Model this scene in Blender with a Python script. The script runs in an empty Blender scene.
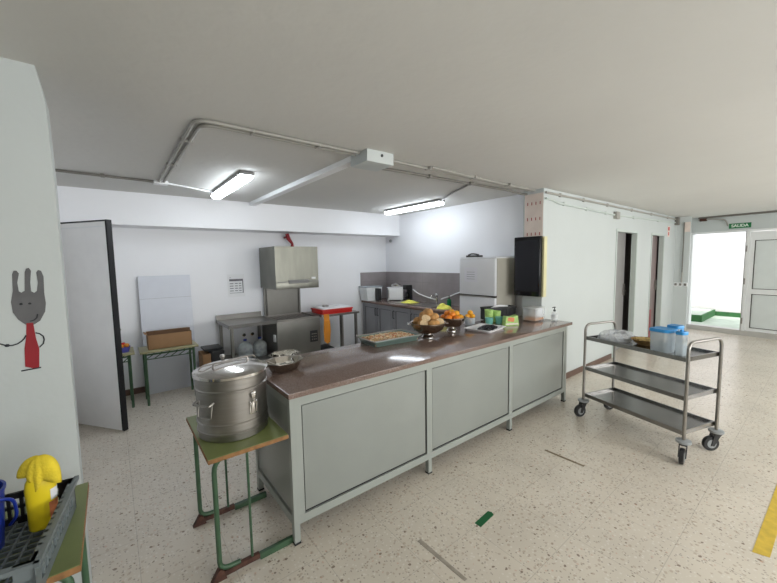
import bpy, bmesh, math, random
from math import sin, cos, pi, radians
from mathutils import Vector, Matrix
random.seed(7)
S = bpy.context.scene
COL = S.collection

# ---------------------------------------------------------------- camera
cam = bpy.data.objects.new('camera', bpy.data.cameras.new('camera'))
COL.objects.link(cam)
cam.data.sensor_width = 36
cam.data.lens = 16.366
cam.data.clip_start = 0.02
Rm = Matrix(((0.78588, 0.06597, -0.61485), (-0.61814, 0.05660, -0.78403), (-0.01692, 0.99622, 0.08526)))
cam.matrix_world = Matrix.Translation((0, 0, 1.62)) @ Rm.to_4x4()
S.camera = cam

# ---------------------------------------------------------------- world, exposure
S.view_settings.view_transform = 'Standard'
S.view_settings.look = 'None'
S.view_settings.gamma = 1
S.view_settings.exposure = 0.13
w = bpy.data.worlds.new('sky')
S.world = w
w.use_nodes = True
nt = w.node_tree
bg = nt.nodes['Background']
bg.inputs[0].default_value = (0.80, 0.90, 1.0, 1)
bg.inputs[1].default_value = 2.6

def area(name, loc, direction, sx, sy, power, color):
    l = bpy.data.lights.new(name, 'AREA')
    l.shape = 'RECTANGLE'; l.size = sx; l.size_y = sy; l.energy = power; l.color = color
    o = bpy.data.objects.new(name, l); COL.objects.link(o)
    o.location = loc
    o.rotation_euler = Vector(direction).to_track_quat('-Z', 'Z').to_euler()
    return o
# daylight through the windows of the dining hall, behind and to the right of the camera
RY = -2.9      # inner face of the window wall behind the camera
WIN = [(0.2, 1.7), (2.5, 4.4), (6.3, 8.2)]
for i, (a, b) in enumerate(WIN):
    area('window_daylight', ((a+b)/2, RY+0.04, 1.55), (0, 1, 0.45), b-a-0.05, 1.35, (46, 76, 84)[i], (1.0, 0.98, 0.94))
# daylight falling through the open exit door
sun = bpy.data.objects.new('sun', bpy.data.lights.new('sun', 'SUN')); COL.objects.link(sun)
sun.data.energy = 2.2; sun.data.angle = 0.02; sun.data.color = (1, 0.95, 0.9)
sun.rotation_euler = Vector((0.42, 0.25, -0.9)).to_track_quat('-Z', 'Z').to_euler()

# ---------------------------------------------------------------- materials
MATS = {}
def mat(name, col, rough=0.5, metal=0.0, noise=0.0, nscale=8.0, bump=0.0, bscale=60.0, alpha=None, trans=0.0,
        emit=None, estr=0.0, coat=0.0, stretch=None, ior=1.45, detail=3.0):
    m = bpy.data.materials.new(name); m.use_nodes = True
    t = m.node_tree; b = t.nodes['Principled BSDF']
    b.inputs['Base Color'].default_value = (*col, 1)
    b.inputs['Roughness'].default_value = rough
    b.inputs['Metallic'].default_value = metal
    b.inputs['IOR'].default_value = ior
    if trans: b.inputs['Transmission Weight'].default_value = trans
    if alpha is not None: b.inputs['Alpha'].default_value = alpha
    if coat: b.inputs['Coat Weight'].default_value = coat
    if emit:
        b.inputs['Emission Color'].default_value = (*emit, 1); b.inputs['Emission Strength'].default_value = estr
    tc = t.nodes.new('ShaderNodeTexCoord'); mp = t.nodes.new('ShaderNodeMapping')
    t.links.new(tc.outputs['Object'], mp.inputs[0])
    if stretch: mp.inputs['Scale'].default_value = stretch
    n = t.nodes.new('ShaderNodeTexNoise'); n.inputs['Scale'].default_value = nscale; n.inputs['Detail'].default_value = detail
    t.links.new(mp.outputs[0], n.inputs['Vector'])
    k = noise
    r = t.nodes.new('ShaderNodeValToRGB')
    r.color_ramp.elements[0].position = 0.3; r.color_ramp.elements[1].position = 0.7
    r.color_ramp.elements[0].color = (*[max(0, c*(1-k)) for c in col], 1)
    r.color_ramp.elements[1].color = (*[min(1, c*(1+k)) for c in col], 1)
    t.links.new(n.outputs['Fac'], r.inputs[0]); t.links.new(r.outputs[0], b.inputs['Base Color'])
    if bump:
        n2 = t.nodes.new('ShaderNodeTexNoise'); n2.inputs['Scale'].default_value = bscale
        t.links.new(mp.outputs[0], n2.inputs['Vector'])
        bp = t.nodes.new('ShaderNodeBump'); bp.inputs['Strength'].default_value = bump; bp.inputs['Distance'].default_value = 0.01
        t.links.new(n2.outputs['Fac'], bp.inputs['Height']); t.links.new(bp.outputs[0], b.inputs['Normal'])
    MATS[name] = m
    return m

def chips(name, base, layers, rough, joints=None, spread=0.06):
    """stone with voronoi chips; joints = tile size"""
    m = mat(name, base, rough, noise=spread, nscale=2.2)
    t = m.node_tree; b = t.nodes['Principled BSDF']
    cur = b.inputs['Base Color'].links[0].from_socket
    tc = [n for n in t.nodes if n.type == 'TEX_COORD'][0]
    nz = t.nodes.new('ShaderNodeTexNoise'); nz.inputs['Scale'].default_value = 30
    t.links.new(tc.outputs['Object'], nz.inputs['Vector'])
    ad = t.nodes.new('ShaderNodeVectorMath'); ad.operation = 'MULTIPLY_ADD'
    t.links.new(nz.outputs['Color'], ad.inputs[0]); ad.inputs[1].default_value = (0.02,)*3
    t.links.new(tc.outputs['Object'], ad.inputs[2])
    for sc, thr, col, amt, den in layers:
        v = t.nodes.new('ShaderNodeTexVoronoi'); v.inputs['Scale'].default_value = sc
        t.links.new(ad.outputs[0], v.inputs['Vector'])
        lt = t.nodes.new('ShaderNodeMath'); lt.operation = 'LESS_THAN'; lt.inputs[1].default_value = thr
        t.links.new(v.outputs['Distance'], lt.inputs[0])
        sp = t.nodes.new('ShaderNodeSeparateColor'); t.links.new(v.outputs['Color'], sp.inputs[0])
        g = t.nodes.new('ShaderNodeMath'); g.operation = 'LESS_THAN'; g.inputs[1].default_value = den
        t.links.new(sp.outputs[0], g.inputs[0])
        mu = t.nodes.new('ShaderNodeMath'); mu.operation = 'MULTIPLY'
        t.links.new(lt.outputs[0], mu.inputs[0]); t.links.new(g.outputs[0], mu.inputs[1])
        m2 = t.nodes.new('ShaderNodeMath'); m2.operation = 'MULTIPLY'; m2.inputs[1].default_value = amt
        t.links.new(mu.outputs[0], m2.inputs[0])
        mx = t.nodes.new('ShaderNodeMix'); mx.data_type = 'RGBA'
        t.links.new(m2.outputs[0], mx.inputs['Factor']); t.links.new(cur, mx.inputs['A']); mx.inputs['B'].default_value = (*col, 1)
        cur = mx.outputs['Result']
    if joints:
        br = t.nodes.new('ShaderNodeTexBrick')
        br.offset = 0.0; br.inputs['Scale'].default_value = 1.0
        br.inputs['Brick Width'].default_value = joints; br.inputs['Row Height'].default_value = joints
        br.inputs['Mortar Size'].default_value = 0.0022; br.inputs['Mortar Smooth'].default_value = 0.4
        mp = t.nodes.new('ShaderNodeMapping'); mp.inputs['Location'].default_value = (-0.02, -0.08, 0)
        t.links.new(tc.outputs['Object'], mp.inputs[0]); t.links.new(mp.outputs[0], br.inputs['Vector'])
        f = t.nodes.new('ShaderNodeMath'); f.operation = 'MULTIPLY'; f.inputs[1].default_value = 0.30
        t.links.new(br.outputs['Fac'], f.inputs[0])
        mx = t.nodes.new('ShaderNodeMix'); mx.data_type = 'RGBA'
        t.links.new(f.outputs[0], mx.inputs['Factor']); t.links.new(cur, mx.inputs['A']); mx.inputs['B'].default_value = (0.20, 0.17, 0.14, 1)
        cur = mx.outputs['Result']
    t.links.new(cur, b.inputs['Base Color'])
    return m

terrazzo = chips('terrazzo', (0.69, 0.63, 0.54),
                 [(34, 0.30, (0.46, 0.36, 0.27), 0.55, 0.45), (50, 0.30, (0.80, 0.76, 0.70), 0.6, 0.5),
                  (24, 0.20, (0.20, 0.14, 0.10), 0.8, 0.17), (70, 0.34, (0.28, 0.22, 0.17), 0.6, 0.27),
                  (42, 0.25, (0.60, 0.35, 0.24), 0.5, 0.12)], 0.23, 0.40)
granite = chips('granite', (0.21, 0.145, 0.12), [(160, 0.4, (0.33, 0.25, 0.22), 0.7, 0.5), (220, 0.4, (0.05, 0.035, 0.03), 0.8, 0.35),
                 (300, 0.4, (0.42, 0.34, 0.30), 0.6, 0.2)], 0.13, None, 0.1)
wall_white = mat('wall_white', (0.575, 0.615, 0.61), 0.55, noise=0.02, nscale=1.5, bump=0.12, bscale=22)
kitchen_white = mat('kitchen_white', (0.88, 0.89, 0.92), 0.5, noise=0.015, nscale=1.5, bump=0.08, bscale=22)
ceil_m = mat('ceiling_plaster', (0.70, 0.695, 0.67), 0.85, noise=0.02, nscale=1.2, bump=0.25, bscale=14)
base_brown = mat('baseboard_brown', (0.13, 0.075, 0.055), 0.4, noise=0.2, nscale=20)
steel = mat('brushed_steel', (0.33, 0.315, 0.295), 0.36, 1.0, noise=0.06, nscale=6, stretch=(1, 1, 14))
steel_dark = mat('aged_steel', (0.36, 0.34, 0.32), 0.34, 1.0, noise=0.10, nscale=5)
steel_shiny = mat('polished_steel', (0.66, 0.64, 0.62), 0.15, 1.0, noise=0.03, nscale=12)
steel_dark2 = mat('drain_table_steel', (0.20, 0.195, 0.185), 0.32, 1.0, noise=0.1, nscale=5)
dish_steel = mat('dish_steel', (0.42, 0.39, 0.35), 0.2, 1.0, noise=0.08, nscale=30)
steel_shelf = mat('shelf_steel', (0.26, 0.255, 0.25), 0.24, 1.0, noise=0.10, nscale=7)
steel_matte = mat('matte_steel', (0.22, 0.215, 0.20), 0.42, 0.85, noise=0.07, nscale=4)
counter_grey = mat('counter_grey_green', (0.35, 0.375, 0.35), 0.35, noise=0.03, nscale=3)
panel_grey = mat('panel_grey_green', (0.30, 0.32, 0.30), 0.30, noise=0.035, nscale=2.5)
black_gap = mat('black_rubber', (0.012, 0.012, 0.014), 0.5, noise=0.1)
black_gloss = mat('black_gloss', (0.008, 0.008, 0.010), 0.12, noise=0.1)
black_plastic = mat('black_plastic', (0.025, 0.026, 0.028), 0.4, noise=0.15)
grey_plastic = mat('grey_plastic', (0.17, 0.20, 0.21), 0.4, noise=0.06, nscale=9)
light_grey = mat('light_grey_rubber', (0.33, 0.35, 0.36), 0.5, noise=0.05)
green_paint = mat('green_desk_paint', (0.055, 0.115, 0.062), 0.35, noise=0.18, nscale=14)
green_top = mat('green_laminate', (0.22, 0.26, 0.095), 0.35, noise=0.08, nscale=5)
pale_top = mat('pale_wood_laminate', (0.36, 0.34, 0.19), 0.4, noise=0.08, nscale=5, stretch=(1, 8, 1))
ply_edge = mat('worn_plywood_edge', (0.30, 0.15, 0.055), 0.6, noise=0.3, nscale=30)
rust = mat('worn_brown_metal', (0.075, 0.032, 0.022), 0.6, noise=0.4, nscale=30)
white_plastic = mat('white_plastic', (0.86, 0.87, 0.88), 0.35, noise=0.02)
white_gloss = mat('white_enamel', (0.80, 0.81, 0.84), 0.28, noise=0.015)
fridge_side = mat('fridge_side_beige', (0.46, 0.44, 0.38), 0.45, noise=0.03)
cream = mat('cream_foam', (0.72, 0.68, 0.42), 0.7, noise=0.05)
cabinet_grey = mat('cabinet_grey', (0.30, 0.305, 0.33), 0.4, noise=0.05, nscale=5)
cabinet_grey2 = mat('cabinet_panel_grey', (0.33, 0.335, 0.36), 0.4, noise=0.05, nscale=5)
conduit_m = mat('conduit_grey', (0.36, 0.35, 0.32), 0.45, noise=0.06)
conduit_dark = mat('conduit_dark_grey', (0.19, 0.18, 0.16), 0.5, noise=0.1)
cable_m = mat('cable_black', (0.05, 0.05, 0.05), 0.5, noise=0.1)
yellow_cloth = mat('yellow_cloth', (0.86, 0.66, 0.04), 0.85, noise=0.12, nscale=20, bump=0.3, bscale=120)
yellow_plastic = mat('yellow_plastic', (0.85, 0.66, 0.02), 0.32, noise=0.04)
lime_cloth = mat('pale_yellow_cloth', (0.90, 0.86, 0.16), 0.85, noise=0.12, nscale=30, bump=0.3, bscale=120)
blue_plastic = mat('blue_plastic', (0.012, 0.035, 0.30), 0.3, noise=0.06)
lid_blue = mat('bright_blue_lid', (0.03, 0.27, 0.62), 0.35, noise=0.05)
red_plastic = mat('red_plastic', (0.62, 0.025, 0.02), 0.3, noise=0.05)
red_dark = mat('dark_red_paint', (0.30, 0.012, 0.02), 0.5, noise=0.08)
fork_grey = mat('mural_grey', (0.13, 0.13, 0.135), 0.6, noise=0.10, nscale=12)
ink = mat('ink_black', (0.018, 0.022, 0.028), 0.6, noise=0.1)
cardboard = mat('cardboard', (0.33, 0.19, 0.095), 0.8, noise=0.06, nscale=8)
cardboard_shade = mat('cardboard_shaded', (0.16, 0.09, 0.05), 0.85, noise=0.08)  # darker copy of the cardboard, with the box's inner shade in its colour
paper = mat('paper', (0.84, 0.85, 0.87), 0.7, noise=0.01)
board_m = mat('white_board', (0.66, 0.69, 0.76), 0.4, noise=0.015)
pink_white = mat('pinkish_white_plastic', (0.76, 0.68, 0.68), 0.4, noise=0.03)
orange_m = mat('orange_plastic', (0.80, 0.30, 0.03), 0.5, noise=0.08)
pvc_clear = mat('clear_plastic', (0.86, 0.92, 0.96), 0.12, alpha=0.30, noise=0.02)
frosted = mat('frosted_plastic', (0.58, 0.66, 0.71), 0.3, alpha=0.50, noise=0.05, nscale=20)
foil_clear = mat('crinkled_cellophane', (0.80, 0.84, 0.88), 0.15, alpha=0.48, noise=0.12, nscale=40, bump=0.8, bscale=60)
milky = mat('milky_plastic', (0.80, 0.83, 0.84), 0.4, alpha=0.9, noise=0.05)
bread_m = mat('bread_crust', (0.56, 0.30, 0.105), 0.75, noise=0.32, nscale=26, bump=0.3, bscale=70)
crumb_m = mat('bread_crumb', (0.74, 0.56, 0.33), 0.85, noise=0.15, nscale=50, bump=0.3, bscale=100)
tang_m = mat('orange_peel', (0.86, 0.25, 0.02), 0.4, noise=0.14, nscale=30, bump=0.2, bscale=260)
tang2_m = mat('yellow_orange_peel', (0.88, 0.42, 0.03), 0.4, noise=0.14, nscale=30, bump=0.2, bscale=260)
food_m = mat('mixed_food', (0.60, 0.38, 0.19), 0.7, noise=0.5, nscale=40)
food2_m = mat('mixed_food_pale', (0.72, 0.58, 0.38), 0.7, noise=0.3, nscale=60)
food3_m = mat('mixed_food_red', (0.50, 0.17, 0.07), 0.6, noise=0.3, nscale=60)
olive_m = mat('dark_olives', (0.010, 0.009, 0.014), 0.25, noise=0.3)
teal_steel = mat('green_rim_enamel', (0.17, 0.24, 0.215), 0.3, metal=0.35, noise=0.08)
lime = mat('lime_green', (0.50, 0.74, 0.24), 0.4, alpha=0.9, noise=0.25, nscale=30)
turq = mat('turquoise_clear', (0.25, 0.66, 0.60), 0.2, alpha=0.55, noise=0.05)
red_orange = mat('red_orange_print', (0.72, 0.24, 0.10), 0.4, noise=0.15, nscale=40)
soap_green = mat('green_soap', (0.0, 0.16, 0.05), 0.15, noise=0.05)
alu_white = mat('white_aluminium', (0.80, 0.82, 0.82), 0.3, noise=0.02)
frost_panel = mat('door_panel_white', (0.70, 0.75, 0.74), 0.35, noise=0.02)
door_grey = mat('grey_door_leaf', (0.27, 0.265, 0.26), 0.45, noise=0.05)
door_pale = mat('pale_grey_door', (0.87, 0.87, 0.86), 0.4, noise=0.02)
frame_green = mat('pale_green_frame', (0.56, 0.62, 0.59), 0.4, noise=0.03)
sign_green = mat('sign_green', (0.01, 0.17, 0.055), 0.4, noise=0.05)
sign_letter = mat('sign_letter_white', (0.80, 0.90, 0.82), 0.4, noise=0.01)
ext_wall = mat('outside_wall_pink', (0.95, 0.86, 0.85), 0.9, noise=0.02, nscale=3)
ext_green = mat('outside_green_paint', (0.05, 0.17, 0.055), 0.7, noise=0.2, nscale=8)
ext_floor = mat('outside_pale_green_floor', (0.50, 0.56, 0.46), 0.8, noise=0.12, nscale=5)
stucco = mat('gotele_outside', (0.70, 0.68, 0.62), 0.9, noise=0.04)
tape_green = mat('green_tape', (0.006, 0.115, 0.035), 0.45, noise=0.08)
tape_yellow = mat('yellow_tape', (0.66, 0.46, 0.055), 0.5, noise=0.14, nscale=20)
tape_brown = mat('brown_tape_mark', (0.22, 0.165, 0.10), 0.6, noise=0.25, nscale=30)
grey_mark = mat('grey_floor_mark', (0.36, 0.32, 0.27), 0.5, noise=0.2, nscale=20)
sticker_pink = mat('sticker_pinkish', (0.78, 0.68, 0.62), 0.5, noise=0.06)
sticker_red = mat('sticker_red_figures', (0.42, 0.10, 0.09), 0.5, noise=0.1)
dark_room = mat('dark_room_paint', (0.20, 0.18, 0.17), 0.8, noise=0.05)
glass_red = mat('red_brown_item', (0.20, 0.02, 0.025), 0.5, noise=0.2)
tile_m = mat('grey_brown_tile', (0.30, 0.27, 0.275), 0.22, noise=0.14, nscale=3)
lamp_glow = mat('lamp_diffuser', (0.9, 0.95, 1.0), 0.4, emit=(0.86, 0.93, 1.0), estr=18.0, noise=0.0)
lamp_body = mat('lamp_housing_grey', (0.20, 0.20, 0.20), 0.5, noise=0.05)
gasket = mat('fridge_gap_dark', (0.06, 0.055, 0.05), 0.5, noise=0.05)
ink_grey = mat('printed_grey', (0.14, 0.14, 0.16), 0.6, noise=0.05)
red_print = mat('printed_red', (0.60, 0.05, 0.05), 0.6, noise=0.05)
wicker = mat('wicker_brown', (0.36, 0.22, 0.08), 0.7, noise=0.35, nscale=60)

# tile joints for the splashback
def add_joints(m, sx, sy, col, axis):
    t = m.node_tree; b = t.nodes['Principled BSDF']
    cur = b.inputs['Base Color'].links[0].from_socket
    tc = [n for n in t.nodes if n.type == 'TEX_COORD'][0]
    sp = t.nodes.new('ShaderNodeSeparateXYZ'); t.links.new(tc.outputs['Object'], sp.inputs[0])
    ad = t.nodes.new('ShaderNodeMath'); t.links.new(sp.outputs[0], ad.inputs[0]); t.links.new(sp.outputs[1], ad.inputs[1])
    cb = t.nodes.new('ShaderNodeCombineXYZ'); t.links.new(ad.outputs[0], cb.inputs[0]); t.links.new(sp.outputs[2], cb.inputs[1])
    br = t.nodes.new('ShaderNodeTexBrick'); br.offset = 0
    br.inputs['Scale'].default_value = 1; br.inputs['Brick Width'].default_value = sx; br.inputs['Row Height'].default_value = sy
    br.inputs['Mortar Size'].default_value = 0.003
    t.links.new(cb.outputs[0], br.inputs['Vector'])
    mx = t.nodes.new('ShaderNodeMix'); mx.data_type = 'RGBA'
    t.links.new(br.outputs['Fac'], mx.inputs['Factor']); t.links.new(cur, mx.inputs['A']); mx.inputs['B'].default_value = (*col, 1)
    t.links.new(mx.outputs['Result'], b.inputs['Base Color'])
add_joints(tile_m, 0.33, 0.25, (0.26, 0.235, 0.24), 0)

# ---------------------------------------------------------------- mesh builder
class MB:
    def __init__(s, xf=None):
        s.bm = bmesh.new(); s.xf = xf; s.mi = 0
    def _new(s, co): return s.bm.verts.new(co)
    def face(s, vs):
        try:
            f = s.bm.faces.new(vs); f.material_index = s.mi; return f
        except ValueError: return None
    def box(s, x0, x1, y0, y1, z0, z1, rot=None, bev=0.0):
        if x1 < x0: x0, x1 = x1, x0
        if y1 < y0: y0, y1 = y1, y0
        if z1 < z0: z0, z1 = z1, z0
        c = Vector(((x0+x1)/2, (y0+y1)/2, (z0+z1)/2)); h = Vector((x1-x0, y1-y0, z1-z0))/2
        vs = []
        for dx, dy, dz in ((-1,-1,-1),(1,-1,-1),(1,1,-1),(-1,1,-1),(-1,-1,1),(1,-1,1),(1,1,1),(-1,1,1)):
            v = Vector((dx*h.x, dy*h.y, dz*h.z))
            if rot: v = rot @ v
            vs.append(s._new(c+v))
        fs = [s.face([vs[i] for i in f]) for f in ((0,3,2,1),(4,5,6,7),(0,1,5,4),(1,2,6,5),(2,3,7,6),(3,0,4,7))]
        if bev:
            es = list({e for f in fs for e in f.edges})
            r = bmesh.ops.bevel(s.bm, geom=es, offset=bev, segments=2, affect='EDGES', profile=0.6)
            for f in r['faces']: f.material_index = s.mi
        return s
    def tube(s, pts, r, n=10, closed=False, cap=True, rr=None):
        pts = [Vector(p) for p in pts]; N = len(pts); rings = []
        up = None
        for i, p in enumerate(pts):
            if closed: d = (pts[(i+1) % N]-pts[i-1])
            else: d = (pts[min(i+1, N-1)]-pts[max(i-1, 0)])
            d.normalize()
            if up is None:
                up = Vector((0,0,1)) if abs(d.z) < 0.9 else Vector((1,0,0))
            a = d.cross(up)
            if a.length < 1e-4: a = d.cross(Vector((0,1,0)))
            a.normalize(); b = d.cross(a).normalized(); up = -b if b.dot(up) < 0 else b
            ri = rr[i] if rr else r
            k = 1.0
            if 0 < i < N-1 or closed:
                d0 = (p-pts[i-1]).normalized(); d1 = (pts[(i+1) % N]-p).normalized()
                k = 1/max(0.6, math.sqrt(max(0.0, (1+d0.dot(d1))/2)))
            rings.append([s._new(p+(a*cos(2*pi*j/n)+b*sin(2*pi*j/n))*ri*(k if False else 1)) for j in range(n)])
        for i in range(N if closed else N-1):
            A, B = rings[i], rings[(i+1) % N]
            for j in range(n): s.face([A[j], A[(j+1) % n], B[(j+1) % n], B[j]])
        if cap and not closed:
            s.face(list(reversed(rings[0]))); s.face(rings[-1])
        return s
    def lathe(s, prof, c=(0,0,0), n=32, axis='z', sx=1, sy=1, cap=True):
        c = Vector(c); rings = []
        for r, z in prof:
            ring = []
            for j in range(n):
                a = 2*pi*j/n; x, y = r*cos(a)*sx, r*sin(a)*sy
                if axis == 'z': v = Vector((x, y, z))
                elif axis == 'x': v = Vector((z, x, y))
                else: v = Vector((y, z, x))
                ring.append(s._new(c+v))
            rings.append(ring)
        for i in range(len(rings)-1):
            A, B = rings[i], rings[i+1]
            for j in range(n): s.face([A[j], A[(j+1) % n], B[(j+1) % n], B[j]])
        if cap:
            s.face(list(reversed(rings[0]))); s.face(rings[-1])
        return s
    def prism(s, poly, h, plane='xy', base=0.0):
        """poly 2D extruded from base by h along the third axis"""
        def P(a, b, t):
            return {'xy': (a, b, t), 'xz': (a, t, b), 'yz': (t, a, b)}[plane]
        lo = [s._new(P(a, b, base)) for a, b in poly]; hi = [s._new(P(a, b, base+h)) for a, b in poly]
        s.face(lo); s.face(hi); n = len(poly)
        for i in range(n): s.face([lo[i], lo[(i+1) % n], hi[(i+1) % n], hi[i]])
        return s
    def blob(s, c, rx, ry, rz, seed=0, amp=0.08, n=12, m=8, rot=None):
        c = Vector(c); rnd = random.Random(seed)
        ph = [(rnd.uniform(0, 6.3), rnd.uniform(0, 6.3), rnd.uniform(-1, 1)) for _ in range(3)]
        rows = []
        for i in range(m+1):
            t = pi*i/m
            if i in (0, m):
                v = Vector((0, 0, rz*cos(t)));  v = rot @ v if rot else v
                rows.append([s._new(c+v)]); continue
            row = []
            for j in range(n):
                a = 2*pi*j/n
                k = 1+amp*(sin(2*a+ph[0][0]+t)+0.6*sin(3*a+ph[1][0]-2*t)+0.5*cos(3*t+ph[2][0]))
                v = Vector((rx*k*sin(t)*cos(a), ry*k*sin(t)*sin(a), rz*k*cos(t)))
                if rot: v = rot @ v
                row.append(s._new(c+v))
            rows.append(row)
        for i in range(m):
            A, B = rows[i], rows[i+1]
            for j in range(n):
                k = (j+1) % n
                if len(A) == 1: s.face([A[0], B[j], B[k]])
                elif len(B) == 1: s.face([A[j], B[0], A[k]])
                else: s.face([A[j], B[j], B[k], A[k]])
        return s
    def build(s, name, mats, parent=None, smooth=True, ang=38):
        bm = s.bm
        if s.xf is not None:
            for v in bm.verts: v.co = s.xf @ v.co
        off = parent_world(parent) if parent else None
        if off is not None:
            inv = off.inverted()
            for v in bm.verts: v.co = inv @ v.co
            loc = Vector((0,0,0))
        else:
            loc = Vector((0,0,0))
        # give every mesh an origin at its own middle
        if bm.verts:
            xs = [v.co for v in bm.verts]
            mid = Vector([(min(c[i] for c in xs)+max(c[i] for c in xs))/2 for i in range(3)])
            if s.origin_keep: mid = Vector((0,0,0))
            for v in bm.verts: v.co -= mid
            loc = mid
        bmesh.ops.recalc_face_normals(bm, faces=bm.faces)
        me = bpy.data.meshes.new(name)
        bm.to_mesh(me); bm.free()
        for m in (mats if isinstance(mats, (list, tuple)) else [mats]): me.materials.append(m)
        if smooth:
            me.shade_smooth()
            me.set_sharp_from_angle(angle=radians(ang))
        o = bpy.data.objects.new(name, me); COL.objects.link(o)
        o.location = loc
        if parent: o.parent = parent
        return o
    origin_keep = False

def parent_world(p):
    M = p.matrix_basis.copy()
    while p.parent:
        p = p.parent; M = p.matrix_basis @ M
    return M

def tag(o, label=None, cat=None, group=None, kind=None):
    if label: o['label'] = label
    if cat: o['category'] = cat
    if group: o['group'] = group
    if kind: o['kind'] = kind
    return o
def thing(name, loc, label, cat, group=None, rz=0):
    o = bpy.data.objects.new(name, None); COL.objects.link(o)
    o.empty_display_size = 0.1
    o.location = loc; o.rotation_euler = (0, 0, rz)
    return tag(o, label, cat, group)
def struct(name, b, m, parent=None, smooth=False):
    b.origin_keep = parent is None
    o = b.build(name, m, parent, smooth=smooth)
    if parent is None: o['kind'] = 'structure'
    return o
def clone(root, loc, rz=None, label=None, group=None):
    r = root.copy(); COL.objects.link(r); r.location = loc
    if rz is not None: r.rotation_euler = (0, 0, rz)
    if label: r['label'] = label
    if group: r['group'] = group
    def kids(a, b):
        for ch in list(a.children):
            c = ch.copy(); COL.objects.link(c); c.parent = b
            kids(ch, c)
    kids(root, r)
    return r
def arc(c, r, a0, a1, n, f):
    return [f(c[0]+r*cos(a0+(a1-a0)*i/n), c[1]+r*sin(a0+(a1-a0)*i/n)) for i in range(n+1)]
def rounded(path, r, n=5):
    """round the corners of a 3D polyline"""
    P = [Vector(p) for p in path]; out = [P[0]]
    for i in range(1, len(P)-1):
        a = (P[i-1]-P[i]); b = (P[i+1]-P[i]); k = min(r, a.length*0.49, b.length*0.49)
        p0 = P[i]+a.normalized()*k; p1 = P[i]+b.normalized()*k
        for j in range(n+1):
            t = j/n; out.append((1-t)**2*p0+2*t*(1-t)*P[i]+t*t*p1)
    out.append(P[-1]); return out

# ================================================================ SETTING
CZ = 2.45
struct('floor', MB().box(-3.2, 10.3, -4.3, 6.0, -0.12, 0), terrazzo)
# the old plaster ceiling rises a few centimetres towards the near left wall
b = MB(); NX, NY = 60, 50; gv = {}
def sst(a, c, v):
    t_ = min(1, max(0, (v-a)/(c-a))); return t_*t_*(3-2*t_)
gx = [-3.2+i*0.1 for i in range(46)]+[1.4+0.5*i for i in range(19)]+[10.6]
gy = [-4.3+0.5*i for i in range(13)]+[2.0+0.1*i for i in range(22)]+[6.0]
for i, x in enumerate(gx):
    for j, y in enumerate(gy):
        gv[i, j] = b._new((x, y, CZ+0.042*sst(0.25, -0.25, x)*sst(3.9, 2.4, y)))
for i in range(len(gx)-1):
    for j in range(len(gy)-1): b.face([gv[i, j], gv[i, j+1], gv[i+1, j+1], gv[i+1, j]])
b.box(-3.2, 10.6, -4.3, 6.0, CZ+0.06, CZ+0.2)
struct('ceiling', b, ceil_m, smooth=True)
b = MB(); b.prism([(-3.2, 0), (-0.18, 0), (-0.172, 2.0), (-0.176, 2.34), (-0.184, 2.40), (-0.194, 2.455), (-0.201, 2.50), (-3.2, 2.50)], 0.11, 'xz', 2.2)
struct('wall_left', b, wall_white)
struct('wall_back', MB().box(-0.62, 4.3, 5.42, 5.55, 0, CZ), kitchen_white)
struct('trim_beam', MB().box(-0.50, 4.2, 5.0, 5.42, 2.08, CZ), kitchen_white)
struct('wall_kitchen_left', MB().box(-0.62, -0.50, 2.31, 5.42, 0, CZ), kitchen_white)
struct('wall_kitchen_right', MB().box(4.2, 4.32, 2.46, 5.42, 0, CZ), kitchen_white)
# hall wall with two doorways
b = MB()
for x0, x1 in ((4.08, 4.32), (4.32, 6.34), (7.24, 8.03), (8.77, 10.32)):
    b.box(x0, x1, 2.2, 2.46 if x0 < 4.2 else 2.27, 0, CZ)
b.box(6.34, 7.24, 2.2, 2.27, 2.04, CZ); b.box(8.03, 8.77, 2.2, 2.27, 2.04, CZ)
struct('wall_hall', b, wall_white)
struct('wall_pier', MB().prism([(9.58, 2.2), (9.60, 1.957), (10.12, 2.052), (10.3, 2.2)], CZ, 'xy', 0), wall_white)
# storerooms behind the doorways
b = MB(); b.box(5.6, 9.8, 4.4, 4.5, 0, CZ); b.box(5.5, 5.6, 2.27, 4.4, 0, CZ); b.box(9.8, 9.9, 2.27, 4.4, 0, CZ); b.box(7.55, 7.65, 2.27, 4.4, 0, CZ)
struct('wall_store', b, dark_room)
# exit wall, slightly out of square
ang = math.atan2(0.16, 1)
EX = Matrix.Translation((10.0, 1.2, 0)) @ Matrix.Rotation(-ang, 4, 'Z')   # local y runs along the wall, local +x outward
b = MB(EX)
b.box(0, 0.16, 0.86, 1.35, 0, CZ)
b.box(0, 0.16, -0.05, 0.86, 2.13, CZ)
b.box(0, 0.16, -1.2, -0.05, 2.13, CZ)
b.box(0, 0.16, -4.0, -1.2, 0, CZ)
struct('wall_exit', b, wall_white)
b = MB(EX); b.box(-0.02, 0.18, -1.2, 0.86, 0, 0.10)
struct('trim_sill', b, mat('sill_stone', (0.50, 0.49, 0.46), 0.4, noise=0.05))
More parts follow.
